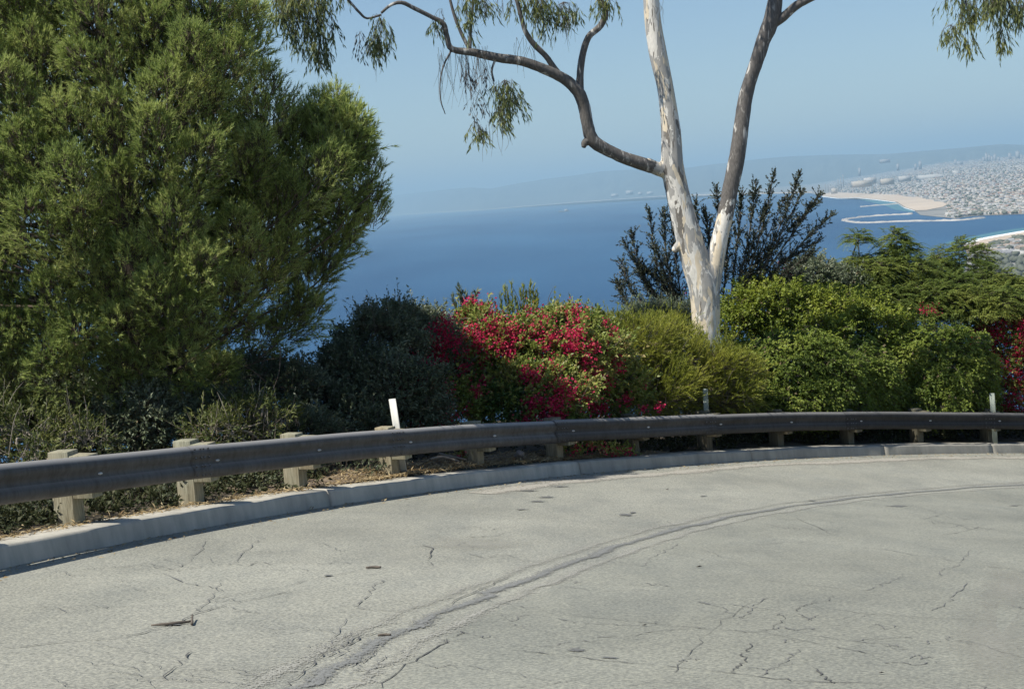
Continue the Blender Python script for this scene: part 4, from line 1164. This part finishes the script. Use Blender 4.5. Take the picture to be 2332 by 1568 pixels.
shoots("tall_weed", "yellow green feathery shoots above the middle of the bougainvillea", [(1165, 648, .0), (1185, 662, .05), (1200, 668, -.05), (1215, 655, -.08), (1225, 672, -.1), (1140, 672, .03), (1175, 680, .1), (1205, 690, .0), (1155, 660, .04), (1192, 650, -.02), (1208, 646, -.05), (1222, 660, -.1), (1148, 655, .06)], M['feather'], .11, .018, 70, .4, 24.2, .7)
shoots("tall_weed", "thin sparse stalks against the sea right of the shoots", [(1262, 650, .0), (1268, 690, .03), (1298, 672, .02), (1306, 690, -.04), (1128, 690, .0), (1120, 675, .02), (1250, 690, .02), (1280, 695, 0), (1340, 700, 0)], M['feather'], .06, .018, 34, .6, 24.4, .55)
shoots("dry_weed", "pale dry weed stalk above the dark shrub", [(832, 672, .05), (845, 678, -.03), (826, 690, .06), (838, 700, .0)], M['straw'], .05, .012, 12, .9, 22.4, .5)

# feathery yellow green shrub under the gum tree
bush("feathery_shrub", "feathery yellow green shrub round the foot of the gum tree", "shrub",
     [(1440, 815, 24.8, 105, 85), (1545, 850, 25.4, 130, 72), (1640, 872, 25.6, 85, 76), (1480, 890, 24.4, 110, 62), (1590, 900, 25.3, 120, 50), (1395, 765, 25, 60, 42), (1680, 895, 25.6, 55, 50), (1500, 765, 26.2, 70, 34)], 10500, M['feather'], LF(n=24, L=.06, W=.010, len=.26, angle=.5, kind='needle', grav=.25), up=.75, rand=.45, depth=.35, lump=.13, stems=10)
bush("grey_shrub", "dull green bush behind the foot of the gum tree", "shrub",
     [(1540, 735, 28.0, 60, 40), (1470, 735, 27.5, 60, 34)], 2000, M['dark_leaf'], LF(n=12, L=.06, W=.012, len=.18, angle=.5), up=.9, rand=.5, depth=.4, stems=5)
# ivy mounds
bush("ivy_mound", "rounded ivy mound right of the gum tree", "hedge", [(1800, 862, 27.3, 150, 100), (1700, 850, 26.9, 75, 72), (1890, 870, 27.6, 80, 84), (1770, 905, 26.9, 140, 60), (1880, 920, 27.5, 100, 50), (1955, 862, 28.0, 75, 86)], 16500, M['ivy'], LF(n=8, L=.055, W=.034, len=.16, angle=.9, grav=.6, droop=.6), up=.0, rand=.35, depth=.3, lump=.09, stray=.01, inner=.75, low=-.6, stems=6)
bush("ivy_mound", "larger shaded ivy mound at the right behind the guardrail", "hedge", [(2110, 850, 29.5, 150, 112), (2190, 880, 29.9, 75, 90), (2020, 815, 29.4, 95, 60), (2080, 900, 29.2, 140, 60), (1970, 895, 28.4, 80, 60)], 15500, M['ivy'], LF(n=8, L=.055, W=.034, len=.16, angle=.9, grav=.6, droop=.6), up=.0, rand=.35, depth=.3, lump=.09, stray=.01, inner=.75, low=-.6, stems=6)
bush("glossy_bush", "glossy sunlit bush just right of the forked trunk", "shrub", [(1745, 705, 29.0, 100, 58), (1850, 715, 29.4, 105, 52), (1930, 705, 30.2, 80, 40), (1690, 740, 28.8, 50, 46), (1970, 750, 29.6, 100, 34), (1830, 760, 28.8, 110, 40)], 7500, M['gloss'], LF(n=8, L=.068, W=.036, len=.18, angle=.9, droop=.2), up=.4, rand=.5, depth=.35, lump=.15, stems=6)
bush("dark_bush", "dark rounded bush against the water right of the open shrub", "shrub", [(1850, 640, 31.0, 75, 42), (1810, 660, 30.6, 60, 34), (1915, 650, 31.2, 60, 34)], 2600, M['dark_leaf'], LF(n=9, L=.065, W=.034, len=.16, angle=.9), up=.5, rand=.5, depth=.35, stems=4)
# feathery fronds at the right
def frond_tree(name, label, lobes, n, stems_px=(), dense=1.0):
    lob = lobes_world(lobes); c0 = lob[0][0]
    root = empty(name, c0 - np.array([0, 0, 1.5])); tag(root, label, "tree")
    P, U = sample_lobes(lob, n, .4, -.3, .15)
    D = U + rng.standard_normal(U.shape) * .35; D[:, 2] = np.abs(D[:, 2]) * .35 + .1; D = norm(D)
    lv = Leaves(); ln = rng.uniform(.22, .45, len(P))
    # pinnate fronds: leaflets in two rows along a drooping rib
    k = 16; M_ = len(P)
    t = np.tile(np.linspace(.12, 1, k), (M_, 1))
    side = norm(np.cross(D, np.array([0, 0, 1.])))
    for sgn in (1, -1):
        pos = P[:, None] + D[:, None] * (ln[:, None] * t)[..., None]
        pos[..., 2] -= .55 * ln[:, None] * t ** 2
        dd = norm(side[:, None] * sgn + D[:, None] * .6 + np.array([0, 0, -.25]) + rng.standard_normal((M_, k, 3)) * .12)
        LL = .085 * (1.05 - .7 * t) * rng.uniform(.8, 1.2, t.shape)
        Nn = np.tile(np.array([0, 0, 1.]), (M_ * k, 1)) + rng.standard_normal((M_ * k, 3)) * .25
        lv.blades(pos.reshape(-1, 3), dd.reshape(-1, 3), norm(Nn), LL.ravel(), np.full(M_ * k, .020), .1)
    lv.build("crown", M['frond'], root)
    tb = Tubes()
    e = P + D * ln[:, None]; e[:, 2] -= .5 * ln
    tb.twigs(P - D * .1, P + D * ln[:, None] * .5 - np.array([0, 0, .14]) * ln[:, None], np.full(M_, .004), np.full(M_, .002))
    for (xa, ya, xb, yb, Y) in stems_px:
        a = at(xa, ya, Y); b = at(xb, yb, Y); tb.add([a, (a + b) / 2 + rng.standard_normal(3) * .04, b], [.02, .014, .008], sides=5, sub=4)
    for c, r3 in lob:
        b0 = c0 - np.array([rng.uniform(-.3, .3), 0, 1.6]); tb.add([b0, (b0 + c) / 2 + rng.standard_normal(3) * .1, c + np.array([0, 0, r3[2] * .6])], [.035, .022, .006], sides=5, sub=4)
    tb.build("trunk", M['twig'], root)
frond_tree("frond_tree", "feathery leaved tree with a tall spire against the water at right", [(2060, 640, 32.0, 85, 55), (1975, 640, 31.6, 75, 48), (2040, 560, 32.4, 30, 38), (2062, 570, 32.4, 26, 22), (2030, 600, 32.3, 32, 36), (2110, 700, 31.0, 120, 50), (2000, 690, 31.0, 90, 40), (2150, 670, 31.5, 80, 45)], 3600, [(2020, 640, 2036, 520, 32.4)])
frond_tree("frond_tree", "slender feathery sapling with one tuft above the dark bush", [(1955, 545, 32.2, 18, 15), (1962, 610, 32.2, 30, 26)], 260, [(1946, 640, 1942, 580, 32.2), (1942, 580, 1955, 545, 32.2)])
frond_tree("frond_tree", "broad feathery leaved tree before the near beach at right", [(2185, 600, 33.0, 70, 48), (2245, 655, 33.0, 60, 40), (2130, 630, 32.6, 60, 40), (2220, 680, 32.0, 130, 60), (2310, 680, 32.6, 60, 36), (2330, 690, 31.6, 80, 60), (2400, 690, 32, 80, 46), (2240, 700, 31, 150, 50), (2500, 710, 32, 110, 50), (2610, 730, 32, 100, 46)], 5600)
# bougainvillea at the right edge
rb, rlob = bush("bougainvillea", "dark red bougainvillea at the far right edge", "shrub", [(2325, 850, 30.5, 80, 120), (2300, 760, 30.6, 80, 60), (2400, 800, 30, 90, 120), (2335, 920, 30.2, 75, 60), (2490, 830, 30.2, 110, 120), (2610, 850, 30.6, 110, 110)], 7500, M['boug_leaf'], LF(n=9, L=.065, W=.034, len=.16, angle=.9), up=.4, rand=.5, depth=.4, stems=8)
fr = Leaves()
for k in range(150):
    px, py = rng.uniform(2215, 2400), rng.uniform(725, 930)
    c = front_on(rlob, px, py, 29.6) + np.array([0, -.05, 0]); flower_patch(fr, c, .13, 40, .042)
for px in (2100, 2125): 
    c = at(px, 708 + rng.uniform(-5, 5), 29.6); flower_patch(fr, c, .13, 40, .04)
fr.build("flowers", M['bract_dark'], rb)

# open dark shrub behind the forked trunk: a fan of leafy branches
osh = empty("open_shrub", at(1600, 760, 29.2)); tag(osh, "open dark shrub of upright leafy branches behind the forked trunk", "shrub")
ol = Leaves(); ot = Tubes(); of = Leaves()
BR = [((1555, 735), (1470, 640), (1437, 520)), ((1560, 735), (1500, 620), (1478, 475)), ((1560, 735), (1520, 600), (1512, 472)), ((1550, 735), (1450, 680), (1412, 590)), ((1555, 735), (1480, 660), (1420, 545)), ((1560, 735), (1540, 600), (1530, 500)),
      ((1600, 735), (1590, 580), (1585, 455)), ((1610, 735), (1615, 560), (1605, 480)), ((1620, 735), (1640, 560), (1632, 425)), ((1545, 740), (1440, 700), (1405, 640)),
      ((1660, 720), (1680, 540), (1692, 425)), ((1665, 720), (1705, 540), (1722, 410)), ((1670, 720), (1730, 540), (1765, 388)), ((1675, 715), (1770, 530), (1824, 388)), ((1680, 710), (1800, 540), (1870, 440)), ((1685, 710), (1800, 580), (1900, 485)), ((1690, 705), (1780, 600), (1870, 545)), ((1690, 705), (1790, 620), (1855, 575)), ((1665, 720), (1720, 600), (1790, 445)), ((1670, 720), (1740, 590), (1850, 470)), ((1660, 720), (1700, 600), (1745, 470)), ((1680, 715), (1760, 570), (1830, 430)), ((1640, 735), (1655, 600), (1660, 500)), ((1600, 735), (1575, 620), (1560, 520)), ((1690, 700), (1770, 640), (1830, 620)), ((1560, 735), (1510, 650), (1455, 600)), ((1555, 735), (1530, 660), (1490, 560))]
for b, m_p, t_p in BR:
    Yb = 29.2 + rng.normal(0, .35)
    A = at(*b, 29.2); B = at(*m_p, (29.2 + Yb) / 2); C = at(*t_p, Yb)
    cv = catmull([A, B, C], 10)
    ot.add([A, B, C], [.022, .013, .004], sides=5, sub=6)
    n = 96
    i_ = rng.integers(4, 20, n); P0 = cv[np.minimum(i_, len(cv) - 2)] + rng.standard_normal((n, 3)) * .01
    T = norm(cv[np.minimum(i_ + 1, len(cv) - 1)] - cv[np.minimum(i_, len(cv) - 2)])
    D = norm(T * .9 + rng.standard_normal((n, 3)) * .55 + np.array([0, 0, .25])); ln = rng.uniform(.15, .42, n) * (1.15 - .03 * i_)
    ot.twigs(P0, P0 + D * ln[:, None], np.full(n, .005), np.full(n, .002))
    sprig(ol, P0, D, ln, 20, .040, .024, .9, tmin=.15)
    d_ = norm(C - B)[None]; sprig(ol, (C - norm(C - B) * .35)[None], d_, np.array([.38]), 34, .040, .025, .8)
ol.build("foliage", M['black_leaf'], osh); ot.build("branches", M['twig'], osh)
for px, py in [(1790, 600), (1760, 620), (1800, 612), (1735, 590), (1810, 640), (1470, 712), (1560, 660)]:
    flower_patch(of, at(px, py, 29.6), .12, 26, .04)
of.build("flowers", M['bract_dark'], osh)

# dark undergrowth filling the bank behind the rail
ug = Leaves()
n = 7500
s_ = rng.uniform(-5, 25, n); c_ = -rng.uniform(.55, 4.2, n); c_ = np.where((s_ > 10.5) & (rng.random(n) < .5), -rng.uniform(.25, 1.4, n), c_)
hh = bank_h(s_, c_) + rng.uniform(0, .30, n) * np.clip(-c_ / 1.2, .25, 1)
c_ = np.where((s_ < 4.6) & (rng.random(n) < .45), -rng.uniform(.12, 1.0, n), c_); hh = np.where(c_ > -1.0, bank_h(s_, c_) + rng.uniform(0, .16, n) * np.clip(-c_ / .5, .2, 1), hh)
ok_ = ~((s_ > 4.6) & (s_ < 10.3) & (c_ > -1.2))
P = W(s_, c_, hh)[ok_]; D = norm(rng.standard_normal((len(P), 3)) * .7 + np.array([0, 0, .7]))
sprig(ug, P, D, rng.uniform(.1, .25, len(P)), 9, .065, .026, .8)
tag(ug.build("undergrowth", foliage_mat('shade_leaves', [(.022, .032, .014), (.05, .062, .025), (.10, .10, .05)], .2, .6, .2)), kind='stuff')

# ------------------------------------------------------------------ verge details
lit = Leaves()
n = 9000
s = rng.uniform(-2.5, 12.2, n); s = np.where(rng.random(n) < .7, rng.uniform(4.8, 11.2, n), s); c = -np.abs(rng.normal(0, .42, n)) * np.where(s < 4.4, .3, 1) + .14
H = bank_h(s, np.minimum(c, 0)) + .012
keep = (c > -1.5); s, c, H = s[keep], c[keep], H[keep]
P = W(s, c, H + rng.uniform(0, .03, len(s))); D = rng.standard_normal((len(s), 3)); D[:, 2] *= .25; D = norm(D)
Nn = rng.standard_normal((len(s), 3)) * .4; Nn[:, 2] += 1
lit.blades(P, D, norm(Nn), rng.uniform(.03, .11, len(s)), rng.uniform(.006, .018, len(s)), .1)
tag(lit.build("leaf_litter", M['straw'], None), kind='stuff')
gut = Leaves(); n = 900
s = rng.uniform(-3, 23, n); c = KC + .05 + np.abs(rng.normal(0, .16, n)); P = W(s, c, road_h(c) + .008); D = rng.standard_normal((n, 3)); D[:, 2] *= .15
gut.blades(P, norm(D), norm(rng.standard_normal((n, 3)) * .3 + np.array([0, 0, 1])), rng.uniform(.02, .07, n), rng.uniform(.006, .02, n), .1)
tag(gut.build("gutter_litter", M['straw'], None), kind='stuff')
soil = grid_obj("dirt_mound", np.arange(3.2, 12.5, .15), np.array([-1.35, -1.1, -.9, -.7, -.5, -.35, -.2, -.08, .02]), lambda S, C: bank_h(S, C) + .012 - .05 * np.maximum(0, -C - 1.05) / .3 + .012 * np.sin(S * 9 + C * 13) * np.sin(S * 4 - C * 17), M['soil'])
tag(soil, kind='structure')
def rock(px, py, Y, r, label):
    bm = bmesh.new(); bmesh.ops.create_icosphere(bm, subdivisions=2, radius=r)
    for v in bm.verts: v.co *= rng.uniform(.75, 1.15); v.co.z *= .7
    me = bpy.data.meshes.new("rock"); bm.to_mesh(me); bm.free(); me.materials.append(M['rock'])
    o = bpy.data.objects.new("rock", me); o.location = at(px, py, Y); COL.objects.link(o); return tag(o, label, "rock")
rock(1183, 1033, 20.6, .075, "grey rock on the straw mound between two sunlit posts")
def stick(name, pp, r, label, mat, cat="stick"):
    t = Tubes(); t.add(pp, r, sides=6, sub=4, wob=.08); return tag(t.build(name, mat), label, cat)
stick("fallen_branch", [at(980, 1045, 19.3), at(1010, 1040, 19.4), at(1045, 1050, 19.2)], [.018, .02, .012], "bent dry branch lying on the dirt right of the white marker", M['dead_twig'], "branch")
stick("fallen_branch", [at(1000, 1032, 19.7), at(1030, 1040, 19.6), at(1062, 1046, 19.5)], [.014, .018, .014], "upper of two dry branches lying left of the fifth post", M['dead_twig'], "branch")
def rp(px, py, lift=.012):
    s_, c_ = on_road(px, py); return W(s_, c_, road_h(c_) + lift)
stick("twig", [rp(345, 1427), rp(395, 1423), rp(438, 1418)], [.005, .011, .006], "long dark twig lying on the road at lower left", M['twig'], "twig")
stick("twig", [rp(438, 1424), rp(440, 1411, .03)], [.008, .005], "short twig stub at the right tip of the long one", M['twig'], "twig")
stick("twig", [rp(834, 1295), rp(852, 1294), rp(868, 1294)], [.008, .011, .008], "short dark twig on the road below the fourth post", M['twig'], "twig")
stick("twig", [rp(862, 1450), rp(876, 1449), rp(890, 1450)], [.006, .009, .006], "short dark twig beside the worn seam at lower middle", M['twig'], "twig")
def chip(px, py, w, label):
    c_ = rp(px, py, .012); k = np.linalg.norm(c_) / F * w
    mb = MB(); mb.add([c_ + np.array(q) * k for q in ((-.5, 0, .0), (-.1, -.25, .12), (.5, -.05, .05), (.1, .25, .1), (0, 0, -.05))], [(0, 1, 2, 3), (0, 4, 1), (1, 4, 2), (2, 4, 3), (3, 4, 0)])
    tag(mb.build("dead_leaf", M['twig']), label, "leaf", "dead leaves on the road")
chip(1592, 1293, 16, "curled dead leaf alone in the middle of the right lane")
chip(1468, 1428, 14, "small dead leaf between two long cracks")
chip(2008, 1568 - 30, 14, "small dead leaf near the bottom right")
chip(1520, 1115, 10, "tiny dead leaf on the far side of the road")
chip(270, 1208, 8, "tiny leaf scrap at the foot of the kerb")

# ------------------------------------------------------------------ harbour, town, ship
def mound(name, px_pts, w, h, label, cat):
    P = np.array([at_z(x, y, SEA) for x, y in px_pts]); P = catmull(P, 8)
    T = norm(np.gradient(P, axis=0)); Nn = np.stack([-T[:, 1], T[:, 0], np.zeros(len(P))], -1)
    n = len(P); V = []
    for k in range(n):
        a = w * (1 + .15 * rng.standard_normal()); hh = h * (1 + .2 * rng.standard_normal())
        for u, z in ((-1, -.6), (-.45, hh), (.45, hh * .95), (1, -.6)):
            p = P[k] + Nn[k] * a * u; V.append((p[0], p[1], SEA + z))
    i = np.arange(n - 1)[:, None]; j = np.arange(3)[None, :]
    Q = np.stack([i * 4 + j, (i + 1) * 4 + j, (i + 1) * 4 + j + 1, i * 4 + j + 1], -1).reshape(-1, 4)
    o = mesh_obj(name, V, [Q, np.array([[0, 1, 2, 3], [n * 4 - 1, n * 4 - 2, n * 4 - 3, n * 4 - 4]])], M['breakwater'])
    return tag(o, label, cat)
mound("breakwater", [(1960, 508), (1990, 507.5), (2053, 504.8), (2120, 503.6), (2178, 502.4), (2215, 499.5), (2240, 496.5)], 7, 4, "long outer rock breakwater across the harbour mouth", "breakwater")
mound("breakwater", [(1920, 502.5), (1940, 506), (1960, 508)], 7, 4, "short angled rock arm at the tip of the harbour", "breakwater")
mound("breakwater", [(1921, 501), (1950, 496.5), (1990, 492.5), (2030, 489.8), (2075, 488)], 9, 4, "inner rock arm of the harbour lined with boats", "breakwater")
mound("pier", [(1959, 471.4), (2000, 468), (2048, 464.5)], 3.5, 4, "thin straight pier below the pale beach", "pier")

def house_mesh(name, w, d, h, roof, mat):
    v = [(-w, -d, -3), (w, -d, -3), (w, d, -3), (-w, d, -3), (-w, -d, h), (w, -d, h), (w, d, h), (-w, d, h)]
    f = list(BOXF)
    if roof:
        f = [q for q in f if q != (4, 5, 6, 7)]
        v += [(-w, 0, h + roof), (w, 0, h + roof)]
        f += [(4, 5, 9, 8), (6, 7, 8, 9), (5, 6, 9), (7, 4, 8)]
    me = bpy.data.meshes.new(name); me.from_pydata(v, [], f); me.materials.append(mat); me.update(); return me
HM = []; HL = []
for k in range(18):
    ci = int(rng.choice([0, 0, 0, 1, 1, 2, 3, 4, 5])); rf = float(rng.choice([0, 2.2, 3.0]))
    HM.append(house_mesh("house", rng.uniform(5, 9), rng.uniform(4, 7), rng.uniform(4, 8), rf, TOWN[ci]))
    HL.append(("white", "cream", "grey", "tan", "dark grey", "reddish")[ci] + (" gabled" if rf else " flat roofed"))
def land_at(px, d):
    a = az_of(px); r_ = coast_rad(px) + d
    return np.array([math.sin(a) * r_, math.cos(a) * r_, land_z(d, px)])
def sand_there(px, d):
    return d < sand_depth(px) + 30
spots = []
for k in range(15000):
    px = rng.uniform(1895, 2440); d = 60 + 17500 * rng.random() ** 2.2
    if sand_there(px, d): continue
    if px < 2060 and rng.random() < .4: continue
    spots.append(land_at(px, d))
low_spots = []
for k in range(1500):
    x = rng.uniform(2215, 2520); y = rng.uniform(535, 690)
    yi = np.interp(x, [q[0] for q in inner], [q[1] for q in inner])
    if y < yi + 4: continue
    p = at_z(x, y, SEA + 1.6); low_spots.append(p)
spots = np.array(spots); low_spots = np.array(low_spots)
dist = np.hypot(spots[:, 0], spots[:, 1]); ordr = np.argsort(dist)
vis_low = [p for p in low_spots if p[1] > 2300]
ind = list(vis_low[:80]) + list(spots[ordr[:210]])
rest = list(vis_low[80:]) + list(spots[ordr[210:12000]])
for k, p in enumerate(ind):
    o = bpy.data.objects.new("house", HM[k % len(HM)]); o.location = p; o.rotation_euler = (0, 0, rng.uniform(-.5, .5)); COL.objects.link(o)
    if k < min(80, len(vis_low)): tag(o, "small %s house on the shore flat behind the near beach" % HL[k % len(HM)], "house", "houses behind the near beach")
    else: tag(o, "small %s house in the town behind the harbour" % HL[k % len(HM)], "house", "houses behind the harbour")
def many(name, P, mat_list, size=(6, 5, 5)):
    n = len(P); P = np.array(P)
    w = size[0] * rng.uniform(.6, 2.0, n); d = size[1] * rng.uniform(.6, 1.4, n); h = size[2] * rng.uniform(.6, 1.9, n)
    a = rng.uniform(-.6, .6, n); ca, sa = np.cos(a), np.sin(a)
    c = np.array([(-1, -1, 0), (1, -1, 0), (1, 1, 0), (-1, 1, 0), (-1, -1, 1), (1, -1, 1), (1, 1, 1), (-1, 1, 1)], float)
    X = c[None, :, 0] * w[:, None]; Yv = c[None, :, 1] * d[:, None]
    V = np.stack([P[:, 0:1] + X * ca[:, None] - Yv * sa[:, None], P[:, 1:2] + X * sa[:, None] + Yv * ca[:, None], P[:, 2:3] - 3 + c[None, :, 2] * (h[:, None] + 3)], -1).reshape(-1, 3)
    Q = (np.array(BOXF)[None] + np.arange(n)[:, None, None] * 8).reshape(-1, 4)
    o = mesh_obj(name, V, [Q], mat_list[0])
    for m_ in mat_list[1:]: o.data.materials.append(m_)
    mi = np.repeat(rng.choice(len(mat_list), n, p=[.34, .2, .16, .12, .1, .08][:len(mat_list)]), 6).astype(np.int32)
    o.data.polygons.foreach_set("material_index", mi)
    return tag(o, kind='stuff')
many("town_buildings", rest, TOWN, (5, 4, 4))
def blobs(name, P, r, mat):
    n = len(P); P = np.array(P)
    oc = np.array([(1, 0, 0), (0, 1, 0), (-1, 0, 0), (0, -1, 0), (0, 0, 1.1), (0, 0, -.8), (.7, .7, .6), (-.7, .7, .6), (-.7, -.7, .6), (.7, -.7, .6)], float)
    T = np.array([(0, 6, 4), (6, 1, 4), (1, 7, 4), (7, 2, 4), (2, 8, 4), (8, 3, 4), (3, 9, 4), (9, 0, 4), (0, 5, 1), (1, 5, 2), (2, 5, 3), (3, 5, 0), (0, 1, 6), (1, 2, 7), (2, 3, 8), (3, 0, 9)])
    rad = r * rng.uniform(.5, 1.5, (n, 1, 1)) * rng.uniform(.75, 1.25, (n, 10, 1))
    V = (P[:, None] + oc[None] * rad + np.array([0, 0, r * .7])).reshape(-1, 3)
    o = mesh_obj(name, V, [(T[None] + np.arange(n)[:, None, None] * 10).reshape(-1, 3)], mat)
    return tag(o, kind='stuff')
tr = []
for k in range(2600):
    px = rng.uniform(1895, 2440); d = 40 + 10000 * rng.random() ** 1.9
    if sand_there(px, d): continue
    tr.append(land_at(px, d))
for k in range(900):
    x = rng.uniform(2215, 2520); y = rng.uniform(530, 690); yi = np.interp(x, [q[0] for q in inner], [q[1] for q in inner])
    if y < yi - 6: continue
    tr.append(at_z(x, y, SEA + 1.6))
blobs("town_trees", tr, 4.6, M['town_tree'])
# landmark buildings and stacks
def block(px, py, dist_, wpx, hpx, mat, name, label, cat, group=None, round_=False, sink=.4):
    """py is the foot; the block stands dist_ metres away"""
    r = ray(px, py); r = r / math.hypot(r[0], r[1]); p = r * dist_; k = dist_ / F
    w, h = wpx * k / 2, hpx * k
    if round_:
        t = Tubes(); t.add([p + np.array([0, 0, -20]), p + np.array([0, 0, h * .5]), p + np.array([0, 0, h])], [w, w * .9, w * .8], sides=8, sub=1); o = t.build(name, mat)
    else:
        mb = MB(); d = max(w * .7, 10)
        V = [(-w, -d, -25), (w, -d, -25), (w, d, -25), (-w, d, -25), (-w, -d, h), (w, -d, h), (w, d, h), (-w, d, h)]
        mb.add(np.array(V) + p, BOXF)
        V = [(-w * sink, -d * .5, h - .1), (w * sink, -d * .5, h - .1), (w * sink, d * .5, h - .1), (-w * sink, d * .5, h - .1), (-w * sink, -d * .5, h * 1.18), (w * sink, -d * .5, h * 1.18), (w * sink, d * .5, h * 1.18), (-w * sink, d * .5, h * 1.18)]
        mb.add(np.array(V) + p, BOXF); o = mb.build(name, mat)
    return tag(o, label, cat, group)
block(2178, 399, 11500, 14, 10, TOWN[0], "tower_block", "white block standing above the long pale roofs behind the beach", "building")
block(2130, 401, 11500, 70, 4, TOWN[0], "long_building", "long low white building left of the white block", "building")
block(2225, 395, 11800, 60, 4, TOWN[0], "long_building", "long low white building right of the white block", "building")
block(2060, 405, 10500, 24, 4, TOWN[0], "long_building", "low white hall left of the long pale roofs", "building")
block(1981, 411, 10500, 24, 6, TOWN[0], "long_building", "pale peaked hall on the rise behind the beach", "building")
block(1962, 417, 10000, 40, 5, TOWN[1], "long_building", "wide cream building in front of the peaked hall", "building")
block(2020, 412, 10000, 26, 5, TOWN[1], "long_building", "cream building right of the peaked hall", "building")
block(2322, 386, 12000, 34, 8, TOWN[0], "long_building", "large white building at the right edge of the picture", "building")
block(1900, 433, 11000, 12, 4, TOWN[1], "long_building", "small cream building by the beach's far end", "building")
for px, y0_, y1_, w_ in [(1909.5, 430, 408, 1.6), (1915.5, 427, 404, 1.8), (1880, 431, 419, 1.6), (1886, 431, 420, 1.6)]:
    block(px, y0_, 11800, w_, y0_ - y1_, TOWN[2], "chimney_stack", {1909.5: "thin grey chimney just left of the tallest pale one", 1915.5: "tall grey chimney nearest the tallest pale one", 1880: "leftmost thin chimney above the beach's far end", 1886: "second thin chimney from the left above the beach's far end"}[px], "chimney", "power plant chimneys", True)
block(1921, 420, 12500, 2.0, 22, TOWN[2], "chimney_stack", "tallest pale chimney behind the power plant chimneys", "chimney", None, True)
TOWL = ["hazy block inland of the peaked hall, leftmost on the skyline", "hazy tower left of the white block, right one of a close pair", "shorter hazy tower, left one of the close pair left of the white block", "lone hazy tower between the leftmost block and the close pair", "lone hazy tower rising straight above the white block",
 "leftmost tower of the skyline cluster at right", "tallest tower of the skyline cluster at right", "tower just right of the tallest one in the skyline cluster", "fourth tower from the left in the skyline cluster at right", "second tallest tower at the right of the skyline cluster", "lowest block closing the skyline cluster on its right", "hazy tower between the skyline cluster and the picture's right edge",
 "widest hazy tower close to the picture's right edge", "smaller hazy tower beside the widest one at the right edge", "low wide hazy building left of the skyline cluster", "long low hazy building high on the slope above the close pair"]
for px, py, w_, h_ in [(1958, 396, 5, 12), (2096, 380, 6, 12), (2085, 382, 4, 8), (2045, 384, 5, 10), (2176, 373, 5, 9), (2240, 368, 4, 10), (2247, 369, 5, 18), (2253, 368, 4, 14), (2259, 369, 4, 12), (2266, 367, 5, 14), (2274, 366, 5, 8), (2300, 362, 6, 12), (2318, 360, 8, 14), (2326, 362, 5, 9), (2185, 372, 12, 4), (2015, 366, 20, 3)]:
    block(px, py, 17500, w_, h_, TOWN[2], "tower_block", TOWL.pop(0), "building", "far skyline towers")
for px, py, w_ in [(1434, 440, 16), (1458, 441, 10), (1480, 440, 14), (1400, 445, 16)]:
    block(px, py, 24000, w_, 6 if px == 1434 else 3.5, TOWN[0], "long_building", {1434: "tallest hazy white building on the far shore left of the trunk", 1458: "small hazy white building just right of the tallest on the far shore", 1480: "hazy white building on the far shore nearest the gum trunk", 1400: "hazy white building on the far shore farthest left"}[px], "building", "far shore buildings")

# ship with hull, deckhouse and mast
sh_p = at_z(1285, 482.5, SEA); k = np.linalg.norm(sh_p) / F
ship = empty("ship", sh_p); tag(ship, "small pale ship far out on the water", "ship")
Ls = 26 * k; hb = Ls * .09
mb = MB(); xs_ = np.linspace(-.5, .5, 9); V = []
for x in xs_:
    bw = (1 - (max(0, x - .1) / .4) ** 2) * hb * .8 + .02 * hb
    for u, z in ((-1, hb * .7), (-.8, -.5), (.8, -.5), (1, hb * .7)): V.append((x * Ls, u * bw, z + (hb * .25 if x > .3 and z > 0 else 0)))
i = np.arange(8)[:, None]; j = np.arange(4)[None, :]
Q = np.stack([i * 4 + j, i * 4 + (j + 1) % 4, (i + 1) * 4 + (j + 1) % 4, (i + 1) * 4 + j], -1).reshape(-1, 4)
V = np.array(V) @ np.array([[.96, .26, 0], [-.26, .96, 0], [0, 0, 1]])
mb.addq(V + sh_p, Q); mb.build("hull", TOWN[2], ship)
def sbox(name, x0_, x1_, w_, z0_, z1_, mat):
    b = MB(); v = np.array([(x0_, -w_, z0_), (x1_, -w_, z0_), (x1_, w_, z0_), (x0_, w_, z0_), (x0_, -w_, z1_), (x1_, -w_, z1_), (x1_, w_, z1_), (x0_, w_, z1_)]) @ np.array([[.96, .26, 0], [-.26, .96, 0], [0, 0, 1]])
    b.add(v + sh_p, BOXF); b.build(name, mat, ship)
sbox("deckhouse", .05 * Ls, .34 * Ls, hb * .6, hb * .7, hb * 2.4, TOWN[0]); sbox("mast", .18 * Ls, .2 * Ls, hb * .12, hb * 2.4, hb * 3.4, TOWN[0]); sbox("cargo", -.42 * Ls, -.05 * Ls, hb * .6, hb * .7, hb * 1.1, TOWN[2])
print("leaf faces", sum(len(o.data.polygons) for o in scene.objects if o.type == 'MESH'))
